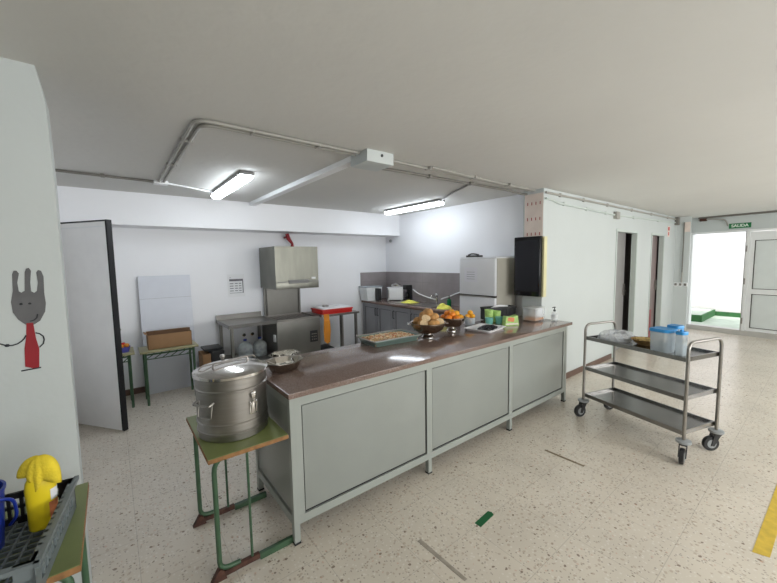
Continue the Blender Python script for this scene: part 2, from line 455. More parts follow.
# rear and side walls of the hall, with window openings behind the camera
b = MB()
xs = [-3.2]+[v for p in WIN for v in p]+[9.5]
for i in range(0, len(xs), 2): b.box(xs[i], xs[i+1], RY-0.12, RY, 0, CZ)
for a, c in WIN: b.box(a, c, RY-0.12, RY, 0, 0.85); b.box(a, c, RY-0.12, RY, 2.25, CZ)
struct('wall_rear', b, wall_white)
struct('wall_hall_left', MB().box(-3.2, -3.08, RY, 2.2, 0, CZ), wall_white)
for i, (a, c) in enumerate(WIN):
    b = MB()
    for x in (a, (a+c)/2-0.02, c-0.04): b.box(x, x+0.04, RY-0.10, RY-0.04, 0.85, 2.25)
    b.box(a, c, RY-0.10, RY-0.04, 0.85, 0.9); b.box(a, c, RY-0.10, RY-0.04, 2.2, 2.25)
    struct('window_%d' % (i+1), b, alu_white)
# skirting
struct('baseboard_back', MB().box(-0.5, 4.2, 5.405, 5.42, 0, 0.075), base_brown)
struct('baseboard_hall', MB().box(4.08, 6.26, 2.185, 2.2, 0, 0.075), base_brown)
struct('baseboard_kitchen_left', MB().box(-0.5, -0.485, 2.31, 5.40, 0, 0.075), base_brown)

# splash tiles
b = MB(); b.box(3.60, 4.2, 5.408, 5.42, 0.92, 1.42); b.box(4.188, 4.2, 3.02, 5.408, 0.92, 1.42)
struct('trim_splash_tiles', b, tile_m)

# kitchen door, opened into the kitchen
p0 = Vector((0.02, 4.22, 0)); dr = Vector((-0.44, 0.62, 0)).normalized()
KD = Matrix.Translation(p0) @ Matrix.Rotation(math.atan2(dr.y, dr.x), 4, 'Z')
b = MB(KD); b.box(0.022, 0.79, -0.02, 0.02, 0.02, 2.035)
kd = struct('door_1', b, door_pale)
b = MB(KD); b.box(0, 0.010, -0.022, 0.022, 0.015, 2.05); b.box(0.015, 0.022, -0.021, 0.0235, 0.02, 2.035); b.box(0.010, 0.79, -0.022, 0.022, 2.037, 2.05)
b.build('door_edge_trim', black_gap, kd)
b = MB(KD); b.box(0.05, 0.77, 0.0205, 0.023, 1.985, 1.995); b.build('rail_line', alu_white, kd)
b = MB(KD); b.box(0.05, 0.09, -0.05, -0.02, 0.98, 1.02); b.box(0.05, 0.17, -0.065, -0.05, 0.99, 1.01); b.build('door_handle', steel, kd)

# interior doors in the hall wall
def hall_door(n, x0, x1, leaf_m, red):
    b = MB()
    b.box(x0, x0+0.012, 2.195, 2.275, 0, 2.03); b.box(x1-0.012, x1, 2.195, 2.275, 0, 2.03); b.box(x0-0.01, x1+0.01, 2.192, 2.275, 2.03, 2.07)
    b.box(x1, x1+0.03, 2.19, 2.199, 0, 2.07); b.box(x0-0.03, x0, 2.19, 2.199, 0, 2.07)
    fr = struct('door_%d' % n, b, frame_green)
    # leaf swung inward, hinged on the right jamb
    L = Matrix.Translation((x0+0.014, 2.272, 0)) @ Matrix.Rotation(radians(7 if n == 2 else 4), 4, 'Z')
    lf = MB(L).box(0, (x1-x0)*(0.935 if n == 2 else 0.95), -0.02, 0.02, 0.01, 2.04).build('door_leaf', leaf_m, fr)
    b = MB(L); e = (x1-x0)*(0.935 if n == 2 else 0.95); b.box(e-0.09, e-0.03, -0.045, -0.02, 0.95, 1.15); b.box(e-0.18, e-0.05, -0.06, -0.045, 1.02, 1.04); b.build('door_handle', steel_dark, lf)
    b = MB(L); b.box(e-0.0005, e+0.004, -0.018, 0.018, 0.02, 2.03); b.build('edge_strip', alu_white, lf)
hall_door(2, 6.34, 7.235, door_grey, False)
hall_door(3, 8.03, 8.765, mat('brownish_door', (0.20, 0.15, 0.145), 0.45, noise=0.05), True)
t = MB().box(8.05, 8.22, 2.205, 2.235, 0, 0.60, bev=0.01).build('crate', glass_red)
tag(t, 'narrow dark red crate standing against the brown door of the farther doorway', 'crate')

# exit door frame and leaf
b = MB(EX)
b.box(-0.02, 0.10, 0.82, 0.86, 0.10, 2.13); b.box(-0.02, 0.10, -0.05, 0.82, 2.09, 2.13); b.box(-0.02, 0.10, -0.09, -0.03, 0.10, 2.13)
b.box(-0.02, 0.10, -1.2, -0.09, 2.09, 2.13); b.box(-0.02, 0.10, -1.2, -1.15, 0.10, 2.09)
exf = struct('door_4', b, alu_white)
b = MB(EX)
for y0, y1, z0, z1 in ((-0.16, -0.092, 0.11, 2.08), (-1.13, -1.03, 0.11, 2.08), (-1.03, -0.16, 0.11, 0.17), (-1.03, -0.16, 0.85, 0.95), (-1.03, -0.16, 1.91, 2.08)):
    b.box(0.0, 0.05, y0, y1, z0, z1)
lf = b.build('door_leaf', alu_white, exf)
MB(EX).box(0.015, 0.03, -1.03, -0.16, 0.17, 0.85).build('lower_panel', frost_panel, lf)
MB(EX).box(0.015, 0.03, -1.03, -0.16, 0.95, 1.91).build('upper_panel', frost_panel, lf)
b = MB(EX)
for z0, z1 in ((0.17, 0.85), (0.95, 1.91)):
    for a in ((-1.03, -1.02, z0, z1), (-0.17, -0.16, z0, z1), (-1.03, -0.16, z0, z0+0.01), (-1.03, -0.16, z1-0.01, z1)): b.box(-0.003, 0.015, *a)
b.build('panel_gasket', gasket, lf)
b = MB(EX)
for z in (0.3, 1.1, 1.75): b.box(-0.035, -0.02, -0.06, -0.035, z-0.06, z+0.06)
b.box(-0.03, -0.02, -0.038, -0.030, 0.10, 2.09)
b.build('hinge', steel_dark, exf)

# outside yard beyond the exit
struct('ground_outside', MB().box(10.2, 15, -4, 6, -0.05, 0.06), ext_floor)
struct('wall_outside', MB().box(12.4, 12.6, -5, 6, 0.06, 6.0), ext_wall)
b = MB(); b.box(12.36, 12.4, -5, 6, 0.06, 0.17); struct('baseboard_outside', b, ext_green)
b = MB(); b.box(10.9, 12.36, 1.93, 5.5, 0.06, 0.22); struct('trim_step', b, ext_green)
b = MB(); b.box(10.92, 12.30, 1.96, 5.5, 0.22, 0.225); struct('trim_step_top', b, ext_floor)

# ================================================================ CEILING SERVICES
def lamp(x, y0, y1, label):
    t = thing('ceiling_lamp', (x, (y0+y1)/2, CZ), label, 'lamp', 'fluorescent lamps over the kitchen')
    b = MB(); b.box(x-0.062, x+0.062, y0, y1, CZ-0.035, CZ, bev=0.010); b.build('housing', lamp_body, t)
    b = MB(); prof = [(-0.056, 0), (-0.054, -0.022), (-0.036, -0.042), (0.036, -0.042), (0.054, -0.022), (0.056, 0)]
    b.prism([(x+a, CZ-0.035+c) for a, c in prof], y1-y0-0.03, 'xz', y0+0.015); b.build('diffuser', lamp_glow, t)
    for yy in (y0+0.08, y1-0.08):
        for sx in (-1, 1): MB().box(x+sx*0.064-0.004, x+sx*0.064+0.004, yy-0.012, yy+0.012, CZ-0.050, CZ-0.02).build('clip', conduit_m, t)
lamp(1.02, 3.32, 4.52, 'lit fluorescent ceiling lamp on the left, nearer the grey conduit bend')
lamp(3.60, 3.38, 4.60, 'lit fluorescent ceiling lamp on the right, above the sink side of the kitchen')

def conduit(name, paths, r, m, label, clips=None, cm=None, offs=None):
    t = thing(name, paths[0][0], label, 'conduit')
    for p in paths:
        MB().tube(rounded(p, 0.10), r, 8).build('pipe', m, t)
    if clips:
        for (c, s) in clips:
            b = MB(); b.box(c[0]-s[0]/2, c[0]+s[0]/2, c[1]-s[1]/2, c[1]+s[1]/2, c[2]-s[2]/2, c[2]+s[2]/2, bev=0.003); b.build('clip', cm or m, t)
    return t
z1 = CZ-0.014
conduit('ceiling_conduit', [[(0.47, 4.14, z1), (0.47, 2.33, z1), (1.53, 2.33, z1)], [(0.43, 4.14, z1), (0.43, 2.28, z1), (1.53, 2.28, z1)]], 0.012, conduit_m,
        'grey double conduit on the ceiling bending from the left lamp towards the white box',
        [((0.45, y, z1-0.002), (0.075, 0.014, 0.022)) for y in (3.4, 2.7)]+[((x, 2.305, z1-0.002), (0.014, 0.075, 0.022)) for x in (0.75, 1.2)])
conduit('ceiling_conduit', [[(-0.49, 4.14, z1), (0.39, 4.19, z1)]], 0.012, conduit_dark,
        'thin dark conduit along the ceiling over the open kitchen door', [((0.0, 4.167, z1), (0.03, 0.05, 0.026))])
conduit('ceiling_conduit', [[(0.48, 4.20, z1), (0.95, 4.44, CZ-0.01), (0.98, 4.40, CZ-0.02)]], 0.009, white_plastic,
        'thin white conduit feeding the left ceiling lamp')
tj = MB().box(0.39, 0.51, 4.15, 4.25, CZ-0.035, CZ, bev=0.005).build('junction_box', white_plastic)
tag(tj, 'small white junction box where the conduits meet left of the lamp', 'junction box')
# white trunking and its box
t = thing('cable_trunking', (1.60, 3.6, CZ), 'long white cable trunking running across the ceiling to a box with a black knob', 'trunking')
MB().box(1.54, 1.62, 2.40, 4.99, CZ-0.045, CZ, bev=0.004).build('duct', white_plastic, t)
b = MB(); b.box(1.54, 1.79, 2.19, 2.42, CZ-0.088, CZ, bev=0.004); bx = b.build('end_box', wall_white, t)
MB().lathe([(0.011, 0), (0.011, -0.008), (0.004, -0.012)], (1.675, 2.192, CZ-0.032), 12, axis='y').build('knob', black_plastic, bx)
conduit('ceiling_conduit', [[(1.80, 2.30, z1), (4.05, 2.34, z1)], [(2.28, 2.26, z1), (3.3, 2.30, z1), (4.05, 2.30, z1)]], 0.012, conduit_m,
        'grey conduit running from the white box to the pillar top',
        [((x, 2.30, z1), (0.025, 0.08, 0.024)) for x in (2.28, 2.9, 3.5)])
conduit('ceiling_conduit', [[(1.62, 2.56, z1), (2.2, 2.52, z1), (3.2, 2.50, z1), (3.75, 2.48, z1), (3.95, 2.42, CZ-0.05), (4.05, 2.40, CZ-0.045)]], 0.013, conduit_dark,
        'dark conduit behind the grey one, ending at the pillar',
        [((2.5, 2.513, z1), (0.03, 0.05, 0.03)), ((3.1, 2.50, z1), (0.05, 0.06, 0.03))])
conduit('ceiling_conduit', [[(3.12, 2.53, z1), (3.35, 3.0, z1), (3.585, 3.37, CZ-0.02)]], 0.010, conduit_dark,
        'short dark conduit feeding the right ceiling lamp')
# pipes on the hall wall
conduit('wall_conduit', [[(4.10, 2.185, 2.40), (9.56, 2.185, 2.40)]], 0.014, conduit_m,
        'upper grey conduit along the top of the hall wall', [((x, 2.187, 2.40), (0.03, 0.025, 0.045)) for x in (4.45, 5.1, 5.9, 6.9, 7.9, 8.9)])
conduit('wall_conduit', [[(4.10, 2.185, 2.33), (4.25, 2.185, 2.33), (4.40, 2.185, 2.30), (6.17, 2.185, 2.275)], [(6.31, 2.185, 2.275), (9.43, 2.185, 2.33)]], 0.013, frame_green,
        'lower pale green conduit along the hall wall', [((x, 2.187, z), (0.03, 0.025, 0.042)) for x, z in ((4.55, 2.30), (5.2, 2.288), (5.85, 2.28), (7.0, 2.286), (8.3, 2.307))])
j = MB().box(6.17, 6.31, 2.15, 2.2, 2.215, 2.325, bev=0.006).build('junction_box', conduit_m)
tag(j, 'grey square junction box on the lower conduit of the hall wall', 'junction box')
j = MB().box(9.44, 9.57, 2.14, 2.2, 2.28, 2.44, bev=0.006).build('junction_box', conduit_dark)
tag(j, 'dark grey junction box in the far corner by the exit', 'junction box')
# exit wall pipes
t = thing('wall_conduit', (9.95, 1.2, 2.42), 'thick grey pipe along the ceiling above the exit door', 'conduit')
MB(EX).tube([(-0.03, 0.74, 2.43), (-0.03, -3.8, 2.43)], 0.018, 8).build('pipe', conduit_dark, t)
MB(EX).tube(rounded([(-0.03, 0.74, 2.39), (-0.03, 0.55, 2.395), (-0.03, 0.30, 2.36), (-0.03, 0.26, 2.27), (-0.01, 0.26, 2.23)], 0.08), 0.014, 8).build('branch', conduit_m, t)
MB(EX).box(-0.045, 0, 0.60, 0.72, 2.36, 2.42, bev=0.004).build('coupling', rust, t)
t = thing('light_switch', (9.58, 2.06, 1.0), 'row of white switches with a grey conduit on the wall left of the exit', 'switch')
MB().tube([(9.568, 2.06, 2.33), (9.568, 2.06, 1.28)], 0.010, 8).build('pipe', conduit_dark, t)
MB().tube([(9.568, 2.06, 1.28), (9.568, 2.06, 1.06)], 0.012, 8).build('lower_pipe', conduit_m, t)
for y in (2.155, 2.075, 1.995):
    h = MB().box(9.562, 9.596, y-0.036, y+0.036, 0.98, 1.06, bev=0.004).build('switch_box', white_plastic, t)
    MB().box(9.556, 9.562, y-0.02, y+0.02, 0.995, 1.045).build('rocker', conduit_dark, h)
MB().box(9.574, 9.58, 1.96, 2.05, 2.13, 2.335).build('wall_patch', sticker_pink)
tag(bpy.data.objects['wall_patch'], 'pinkish patch high on the wall left of the exit frame', 'sticker')

def text(body, size, m, name, M, parent, ex=0.002, align='CENTER'):
    cu = bpy.data.curves.new(name, 'FONT'); cu.body = body; cu.size = size; cu.align_x = align; cu.align_y = 'CENTER'; cu.extrude = ex
    cu.offset = size*0.02
    o = bpy.data.objects.new(name, cu); COL.objects.link(o)
    dg = bpy.context.evaluated_depsgraph_get(); dg.update()
    me = bpy.data.meshes.new_from_object(o.evaluated_get(dg))
    bpy.data.objects.remove(o)
    me.materials.clear(); me.materials.append(m)
    o = bpy.data.objects.new(name, me); COL.objects.link(o)
    W = M
    if parent:
        o.parent = parent; W = parent_world(parent).inverted() @ M
    o.matrix_basis = W
    return o
# text frames: x right, y up, z out of the wall
F_exit = Matrix.Rotation(-ang, 4, 'Z') @ Matrix(((0,0,-1,0),(-1,0,0,0),(0,1,0,0),(0,0,0,1)))
t = thing('exit_sign', tuple(EX @ Vector((0, 0.06, 2.21))), 'small green exit sign with white letters above the exit door', 'sign')
MB(EX).box(-0.012, 0, -0.09, 0.24, 2.165, 2.265).build('plate', sign_green, t)
text('SALIDA', 0.078, sign_letter, 'letters', Matrix.Translation(EX @ Vector((-0.0135, 0.075, 2.215))) @ F_exit, t)
t = thing('wall_sticker', (9.0, 2.198, 2.15), 'small red and pink notice high at the far end of the hall wall', 'sticker')
MB().box(8.97, 9.12, 2.195, 2.2, 2.02, 2.24).build('sheet', sticker_pink, t)
b = MB(); b.box(9.0, 9.09, 2.193, 2.195, 2.15, 2.22); b.box(9.02, 9.07, 2.193, 2.195, 2.05, 2.12); b.build('red_marks', red_print, t)

# pillar sticker and monitor
t = thing('sticker_panel', (4.08, 2.35, 2.15), 'pinkish printed panel with rows of small red marks on the pillar end', 'sticker')
MB().box(4.074, 4.08, 2.205, 2.44, 1.88, 2.40).build('sheet', sticker_pink, t)
for z in (2.285, 2.10, 1.92):
    for k in range(4): MB().box(4.072, 4.074, 2.235+k*0.053, 2.246+k*0.053, z-0.018, z+0.018).build('red_mark', sticker_red, t)
t = thing('wall_monitor', (4.05, 2.33, 1.18), 'tall black glossy screen hung on the pillar with a cream edge behind', 'screen')
MB().box(3.955, 4.01, 2.165, 2.50, 1.17, 1.885, bev=0.006).build('screen', black_gloss, t)
MB().box(4.012, 4.078, 2.145, 2.49, 1.165, 1.88).build('backing', cream, t)
MB().box(3.953, 3.955, 2.18, 2.485, 1.23, 1.84).build('glass', mat('screen_glass', (0.012, 0.012, 0.016), 0.06, noise=0.0), t)

# ================================================================ MURAL
t = thing('wall_mural', (-0.29, 2.2, 1.17), 'wall drawing of a grey fork with a smiling face and a red handle', 'mural')
head = [(-0.337,1.52),(-0.334,1.591),(-0.328,1.607),(-0.32,1.607),(-0.313,1.594),(-0.321,1.555),(-0.319,1.517),(-0.312,1.511),(-0.301,1.518),(-0.295,1.599),(-0.29,1.615),(-0.281,1.618),(-0.275,1.605),(-0.281,1.553),(-0.281,1.515),(-0.272,1.507),(-0.263,1.515),(-0.257,1.552),(-0.259,1.597),(-0.253,1.608),(-0.243,1.604),(-0.237,1.578),(-0.24,1.505),(-0.238,1.458),(-0.243,1.421),(-0.262,1.381),(-0.283,1.366),(-0.309,1.369),(-0.33,1.394),(-0.344,1.427),(-0.346,1.472)]
MB().prism(head, -0.002, 'xz', 2.2).build('fork_head', fork_grey, t, smooth=False)
MB().prism([(-0.306,1.375),(-0.285,1.375),(-0.281,1.304),(-0.274,1.256),(-0.28,1.173),(-0.298,1.17),(-0.324,1.183),(-0.32,1.264),(-0.311,1.318)], -0.0025, 'xz', 2.2).build('fork_handle', red_dark, t, smooth=False)
def line(pts, wd, dp=0.0035):
    return MB().tube([(a, 2.2-dp/2, c) for a, c in pts], wd, 6)
line([(-0.337, 1.166), (-0.274, 1.170)], 0.003).build('foot_line', ink, t)
line([(-0.311,1.322),(-0.318,1.308),(-0.327,1.297),(-0.34,1.288),(-0.355,1.284),(-0.372,1.285),(-0.392,1.296),(-0.42,1.31)], 0.0028).build('arm', ink, t)
line([(-0.281,1.329),(-0.268,1.323),(-0.257,1.31),(-0.255,1.295),(-0.259,1.277),(-0.273,1.262)], 0.0028).build('arm', ink, t)
b = MB(); b.blob((-0.371, 2.198, 1.286), 0.008, 0.003, 0.006); b.build('hand', ink, t)
b = MB()
for x in (-0.316, -0.289): b.blob((x, 2.1975, 1.461), 0.0052, 0.002, 0.004)
b.build('eyes', ink, t)
line([(-0.294,1.383),(-0.28,1.386),(-0.271,1.396),(-0.268,1.412)], 0.002, 0.005).build('mouth', ink, t)

# ================================================================ SERVING COUNTER
LX = [0.73, 1.80, 2.87, 3.94]; FY = 1.84; BY = 2.50
t = thing('serving_counter', (2.35, 2.17, 0), 'long grey-green metal serving counter of three panelled bays under the brown worktop', 'counter')
b = MB()
b.box(0.765, 3.965, FY, FY+0.03, 0.815, 0.868); b.box(0.765, 3.965, FY, FY+0.03, 0.115, 0.165)
b.box(0.765, 3.965, BY-0.03, BY, 0.815, 0.868); b.box(0.765, 3.965, BY-0.03, BY, 0.115, 0.165)
for x in (0.73, 3.94): b.box(x, x+0.03, FY+0.035, BY-0.035, 0.815, 0.868); b.box(x, x+0.03, FY+0.035, BY-0.035, 0.115, 0.165)
for x in LX[1:3]: b.box(x-0.01, x+0.045, FY+0.001, FY+0.03, 0.165, 0.815)
b.box(0.765, 0.80, FY+0.001, FY+0.03, 0.165, 0.815); b.box(3.90, 3.94, FY+0.001, FY+0.03, 0.165, 0.815)
b.build('frame', counter_grey, t)
for x in LX:
    for y in (FY-0.002, BY-0.033):
        lg = MB().box(x, x+0.035, y, y+0.035, 0.006 if True else 0, 0.868 if x in (0.73, 3.94) else 0.115).build('leg', counter_grey, t)
        MB().box(x-0.002, x+0.037, y-0.002, y+0.037, 0, 0.012).build('foot', black_gap, lg)
bays = [(0.80, 1.79), (1.845, 2.86), (2.915, 3.90)]
for x0, x1 in bays:
    MB().box(x0, x1, FY+0.012, FY+0.022, 0.165, 0.815).build('gap', black_gap, t)
    MB().box(x0+0.006, x1-0.016, FY+0.004, FY+0.012, 0.180, 0.809, bev=0.002).build('panel', panel_grey, t)
MB().box(0.745, 0.755, FY+0.035, BY-0.035, 0.165, 0.815).build('gap', black_gap, t)
MB().box(0.737, 0.745, FY+0.045, BY-0.043, 0.180, 0.809, bev=0.002).build('end_panel', panel_grey, t)
MB().box(3.95, 3.96, FY+0.035, BY-0.035, 0.165, 0.815).build('end_panel', panel_grey, t)
MB().box(0.765, 3.95, BY-0.025, BY-0.015, 0.165, 0.815).build('back_panel', panel_grey, t)
wt = MB().box(0.722, 4.072, 1.826, 2.60, 0.868, 0.90, bev=0.005).build('granite_worktop', granite)
tag(wt, 'polished brown granite worktop on the long grey serving counter', 'worktop')
CT = 0.90

# ================================================================ SCHOOL DESKS
def desk(x0, x1, y0, y1, h, top_m, label, sled=0.0, basket=False):
    """desk: sled ends in planes of constant y"""
    t = thing('school_desk', ((x0+x1)/2, (y0+y1)/2, 0), label, 'desk', None)
    b = MB(); b.box(x0, x1, y0, y1, h-0.024, h-0.002, bev=0.003); tp = b.build('desktop', ply_edge, t)
    MB().box(x0+0.002, x1-0.002, y0+0.002, y1-0.002, h-0.002, h).build('laminate', top_m, tp)
    for y in (y0+0.06, y1-0.06):
        xa, xb = x0+0.035, x1-0.03
        path = rounded([(xb, y, h-0.035), (xa, y, h-0.035), (xa, y, 0.05), (xa+0.10, y, 0.045)], 0.07)
        MB().tube(path, 0.0125, 10).build('end_frame', green_paint, t)
        b = MB()
        m_ = (xa+xb)/2-0.01
        for xx in ((xa+xb)/2-0.008,): b.tube([(xx, y+0.0, h-0.035), (xx, y, 0.03)], 0.007, 8)
        b.build('upright', green_paint, t)
        b = MB(); b.mi = 0
        b.box(xa-0.01, xa+0.20, y-0.014, y+0.014, 0.012, 0.04, bev=0.004)
        b.prism([(xa-0.045, 0.0), (xa+0.03, 0.0), (xa+0.01, 0.06), (xa-0.008, 0.06)], 0.03, 'xz', y-0.015)
        b.build('foot_cap', rust, t)
        MB().box(xa+0.20, xb+sled, y-0.013, y+0.013, 0.0, 0.036, bev=0.005).build('foot_rail', green_paint, t)
    MB().tube([(x1-0.06, y0+0.07, h-0.045), (x1-0.06, y1-0.07, h-0.045)], 0.010, 8).build('crossbar', green_paint, t)
    return t
desk(0.307, 0.712, 1.82, 2.44, 0.68, green_top, 'green school desk carrying the big steel pot at the end of the counter', sled=0.07)
# near desk on the left, carrying the crate
dk = desk(-0.60, -0.135, 1.43, 1.98, 0.68, green_top, 'green school desk under the grey crate in the near left corner')
dk.rotation_euler = (0, 0, pi)

def far_desk(x0, x1, y0, y1, h, label, pale):
    t = thing('school_desk', ((x0+x1)/2, (y0+y1)/2, 0), label, 'desk', None)
    tp = MB().box(x0, x1, y0, y1, h-0.022, h, bev=0.003).build('desktop', pale, t)
    for x in (x0+0.05, x1-0.05):
        for y in (y0+0.05, y1-0.05):
            MB().tube([(x, y, h-0.022), (x, y, 0.0)], 0.014, 8).build('leg', green_paint, t)
    b = MB()
    for y in (y0+0.05, y1-0.05):
        b.tube([(x0+0.05, y, h-0.045), (x1-0.05, y, h-0.045)], 0.010, 6); b.tube([(x0+0.05, y, h-0.10), (x1-0.05, y, h-0.10)], 0.006, 6)
        n = 6
        for k in range(n):
            xa = x0+0.05+(x1-x0-0.1)*k/n; xb = x0+0.05+(x1-x0-0.1)*(k+1)/n
            b.tube([(xa, y, h-0.10), (xb, y, h-0.045)], 0.005, 5)
    for x in (x0+0.05, x1-0.05): b.tube([(x, y0+0.05, h-0.045), (x, y1-0.05, h-0.045)], 0.010, 6)
    b.build('book_rack', green_paint, t)
    return t
far_desk(0.20, 0.79, 4.80, 5.16, 0.64, 'green-legged school desk against the kitchen wall with the cardboard box on top', pale_top)
far_desk(-0.30, 0.155, 4.86, 5.24, 0.64, 'green-legged school desk half hidden by the open kitchen door', pale_top)

# ================================================================ STEEL POT
px, py, pz, pr = 0.502, 2.10, 0.68, 0.188
t = thing('insulated_pot', (px, py, pz), 'big round stainless insulated food pot with lid and clamps on the green desk', 'pot')
prof = [(pr-0.012, 0), (pr-0.006, 0.006), (pr-0.006, 0.035), (pr, 0.040), (pr, 0.048), (pr-0.004, 0.052), (pr-0.004, 0.085), (pr, 0.088), (pr, 0.096), (pr-0.004, 0.10),
        (pr-0.004, 0.262), (pr+0.001, 0.266), (pr+0.001, 0.275), (pr-0.003, 0.279), (pr-0.003, 0.332), (pr-0.02, 0.334)]
MB().lathe(prof, (px, py, pz), 64).build('body', steel, t)
ld = MB().lathe([(pr+0.002, 0.334), (pr+0.008, 0.338), (pr+0.008, 0.352), (pr, 0.358), (pr-0.03, 0.367), (pr*0.55, 0.378), (0.03, 0.382), (0.001, 0.382)], (px, py, pz), 64).build('lid', steel_shiny, t)
b = MB(); b.tube(rounded([(px-0.10, py-0.03, pz+0.377), (px-0.095, py-0.03, pz+0.400), (px+0.095, py+0.02, pz+0.400), (px+0.10, py+0.02, pz+0.377)], 0.02), 0.006, 8)
b.tube(rounded([(px-0.165, py+0.01, pz+0.368), (px-0.15, py+0.01, pz+0.386), (px+0.15, py+0.075, pz+0.386), (px+0.16, py+0.075, pz+0.368)], 0.02), 0.004, 8)
b.build('lid_handle', steel_dark, ld)
MB().lathe([(0.010, 0.374), (0.010, 0.386), (0.016, 0.392), (0.014, 0.404), (0.001, 0.408)], (px-0.012, py+0.135, pz), 16).build('vent_knob', steel, ld)
for a in (-72, 18, 110):
    A = radians(a); M_ = Matrix.Translation((px, py, pz)) @ Matrix.Rotation(A, 4, 'Z')
    b = MB(M_); b.box(pr-0.006, pr+0.004, -0.022, 0.022, 0.13, 0.20, bev=0.003)
    b.tube(rounded([(pr+0.006, -0.014, 0.14), (pr+0.012, -0.014, 0.20), (pr+0.012, 0.014, 0.20), (pr+0.006, 0.014, 0.14)], 0.008, 3), 0.0035, 6)
    b.tube([(pr+0.008, 0, 0.20), (pr+0.010, 0, 0.26)], 0.004, 6); b.box(pr-0.006, pr+0.014, -0.014, 0.014, 0.222, 0.25, bev=0.003)
    b.build('clamp', steel_shiny if a == -72 else steel, t)
for a in (212, 60):
    A = radians(a); M_ = Matrix.Translation((px, py, pz)) @ Matrix.Rotation(A, 4, 'Z')
    b = MB(M_); b.tube(rounded([(pr-0.002, -0.055, 0.225), (pr+0.030, -0.055, 0.215), (pr+0.030, 0.055, 0.215), (pr-0.002, 0.055, 0.225)], 0.015, 4), 0.006, 8)
    b.tube(rounded([(pr-0.002, -0.045, 0.225), (pr+0.012, -0.045, 0.14), (pr+0.012, 0.045, 0.14), (pr-0.002, 0.045, 0.225)], 0.015, 4), 0.004, 8)
    b.build('side_handle', steel, t)

# pale tray beside pot and two steel dishes at the worktop corner
b = MB(); b.box(0.66, 0.80, 2.44, 2.60, CT, CT+0.016, bev=0.005)
tag(b.build('flat_board', pink_white), 'pinkish white flat board on the counter corner behind the pot', 'board')
def dish(cx, cy, r, n, label, z=CT, h=0.05, rz=0.0, spoon=True):
    t = thing('steel_dish', (cx, cy, z), label, 'dish', None)
    M_ = Matrix.Translation((cx, cy, z)) @ Matrix.Rotation(rz, 4, 'Z')
    b = MB(M_); b.lathe([(r*0.55, 0), (r*0.72, 0.006), (r*0.96, h-0.004), (r*1.08, h), (r*1.08, h+0.003), (r*0.94, h+0.002), (r*0.70, 0.010), (0.001, 0.008)], n=n, sx=1.12, sy=0.92, cap=False)
    b.build('bowl', dish_steel, t, ang=20)
    return t
dish(0.880, 2.28, 0.118, 8, 'octagonal stainless dish nearest the counter corner with shiny ladles in it', rz=0.25, h=0.066)
dish(0.985, 2.525, 0.108, 8, 'stainless dish with crumpled foil behind the octagonal dish', rz=0.5, h=0.045)
for i, (cx, cy, a, z) in enumerate(((0.92, 2.285, 0.9, CT+0.018), (0.85, 2.28, 2.4, CT+0.018))):
    M_ = Matrix.Translation((cx, cy, z)) @ Matrix.Rotation(a, 4, 'Z')
    t = thing('serving_ladle', (cx, cy, z), ('shiny ladle lying in the octagonal dish, nearer the counter front' if i == 0 else 'shiny ladle lying in the octagonal dish, nearer the pot'), 'ladle')
    b = MB(M_); b.lathe([(0.010, 0), (0.030, 0.010), (0.036, 0.026), (0.034, 0.027), (0.028, 0.013), (0.001, 0.004)], n=16, cap=False); b.build('scoop', steel_shiny, t)
    MB(M_).tube([(0.035, 0, 0.026), (0.075, 0, 0.042), (0.115, 0, 0.05)], 0.0035, 6).build('handle', steel_shiny, t)
b = MB(); rnd = random.Random(5)
G = 12; vs = {}
for i in range(G+1):
    for j in range(G+1):
        u = (i/G-0.5)*2; v = (j/G-0.5)*2; k = 1/max(1, math.hypot(u, v)*1.02)
        vs[i, j] = b._new((0.985+u*k*0.092, 2.53+v*k*0.072, CT+0.020+0.016*math.hypot(u*k, v*k)**2+0.024*rnd.random()))
for i in range(G):
    for j in range(G): b.face([vs[i, j], vs[i+1, j], vs[i+1, j+1], vs[i, j+1]])
tag(b.build('crumpled_foil', mat('bright_foil', (0.74, 0.72, 0.66), 0.16, 1.0, noise=0.08), smooth=False), 'crumpled shiny foil wrap lying in the rear steel dish', 'foil')

# ================================================================ ON THE COUNTER
# gastronorm tray with mixed food
t = thing('food_tray', (1.95, 2.50, CT), 'rectangular grey-green metal tray with raised rim full of diced food', 'tray')
M_ = Matrix.Translation((1.945, 2.485, CT)) @ Matrix.Rotation(radians(-4), 4, 'Z')
def tray_mesh(M_, w, d, h, lip, th=0.004, inset=0.02):
    b = MB(M_)
    def ring(hw, hd, z, r=0.03):
        pts = []
        for sx, sy, a0 in ((1, 1, 0), (-1, 1, 90), (-1, -1, 180), (1, -1, 270)):
            for k in range(5):
                a = radians(a0+k*22.5); pts.append(((hw-r)*sx+r*cos(a), (hd-r)*sy+r*sin(a), z))
        return [b._new(p) for p in pts]
    rs = [ring(w/2-inset, d/2-inset, 0), ring(w/2-inset*0.3, d/2-inset*0.3, h-0.006), ring(w/2+lip, d/2+lip, h-0.004), ring(w/2+lip, d/2+lip, h),
          ring(w/2-inset*0.3-0.006, d/2-inset*0.3-0.006, h), ring(w/2-inset-0.004, d/2-inset-0.004, 0.006)]
    for A, B in zip(rs, rs[1:]):
        for j in range(len(A)): b.face([A[j], A[(j+1) % len(A)], B[(j+1) % len(A)], B[j]])
    b.face(list(reversed(rs[0]))); b.face(rs[-1])
    return b
tray_mesh(M_, 0.50, 0.31, 0.050, 0.012).build('tray_body', teal_steel, t)
b = MB(M_)
b.tube(rounded([(-0.262, -0.155, 0.052), (-0.262, 0.155, 0.052), (0.262, 0.155, 0.052), (0.262, -0.155, 0.052), (-0.262, -0.155, 0.052)], 0.03), 0.006, 8)
b.build('rim', steel, t)
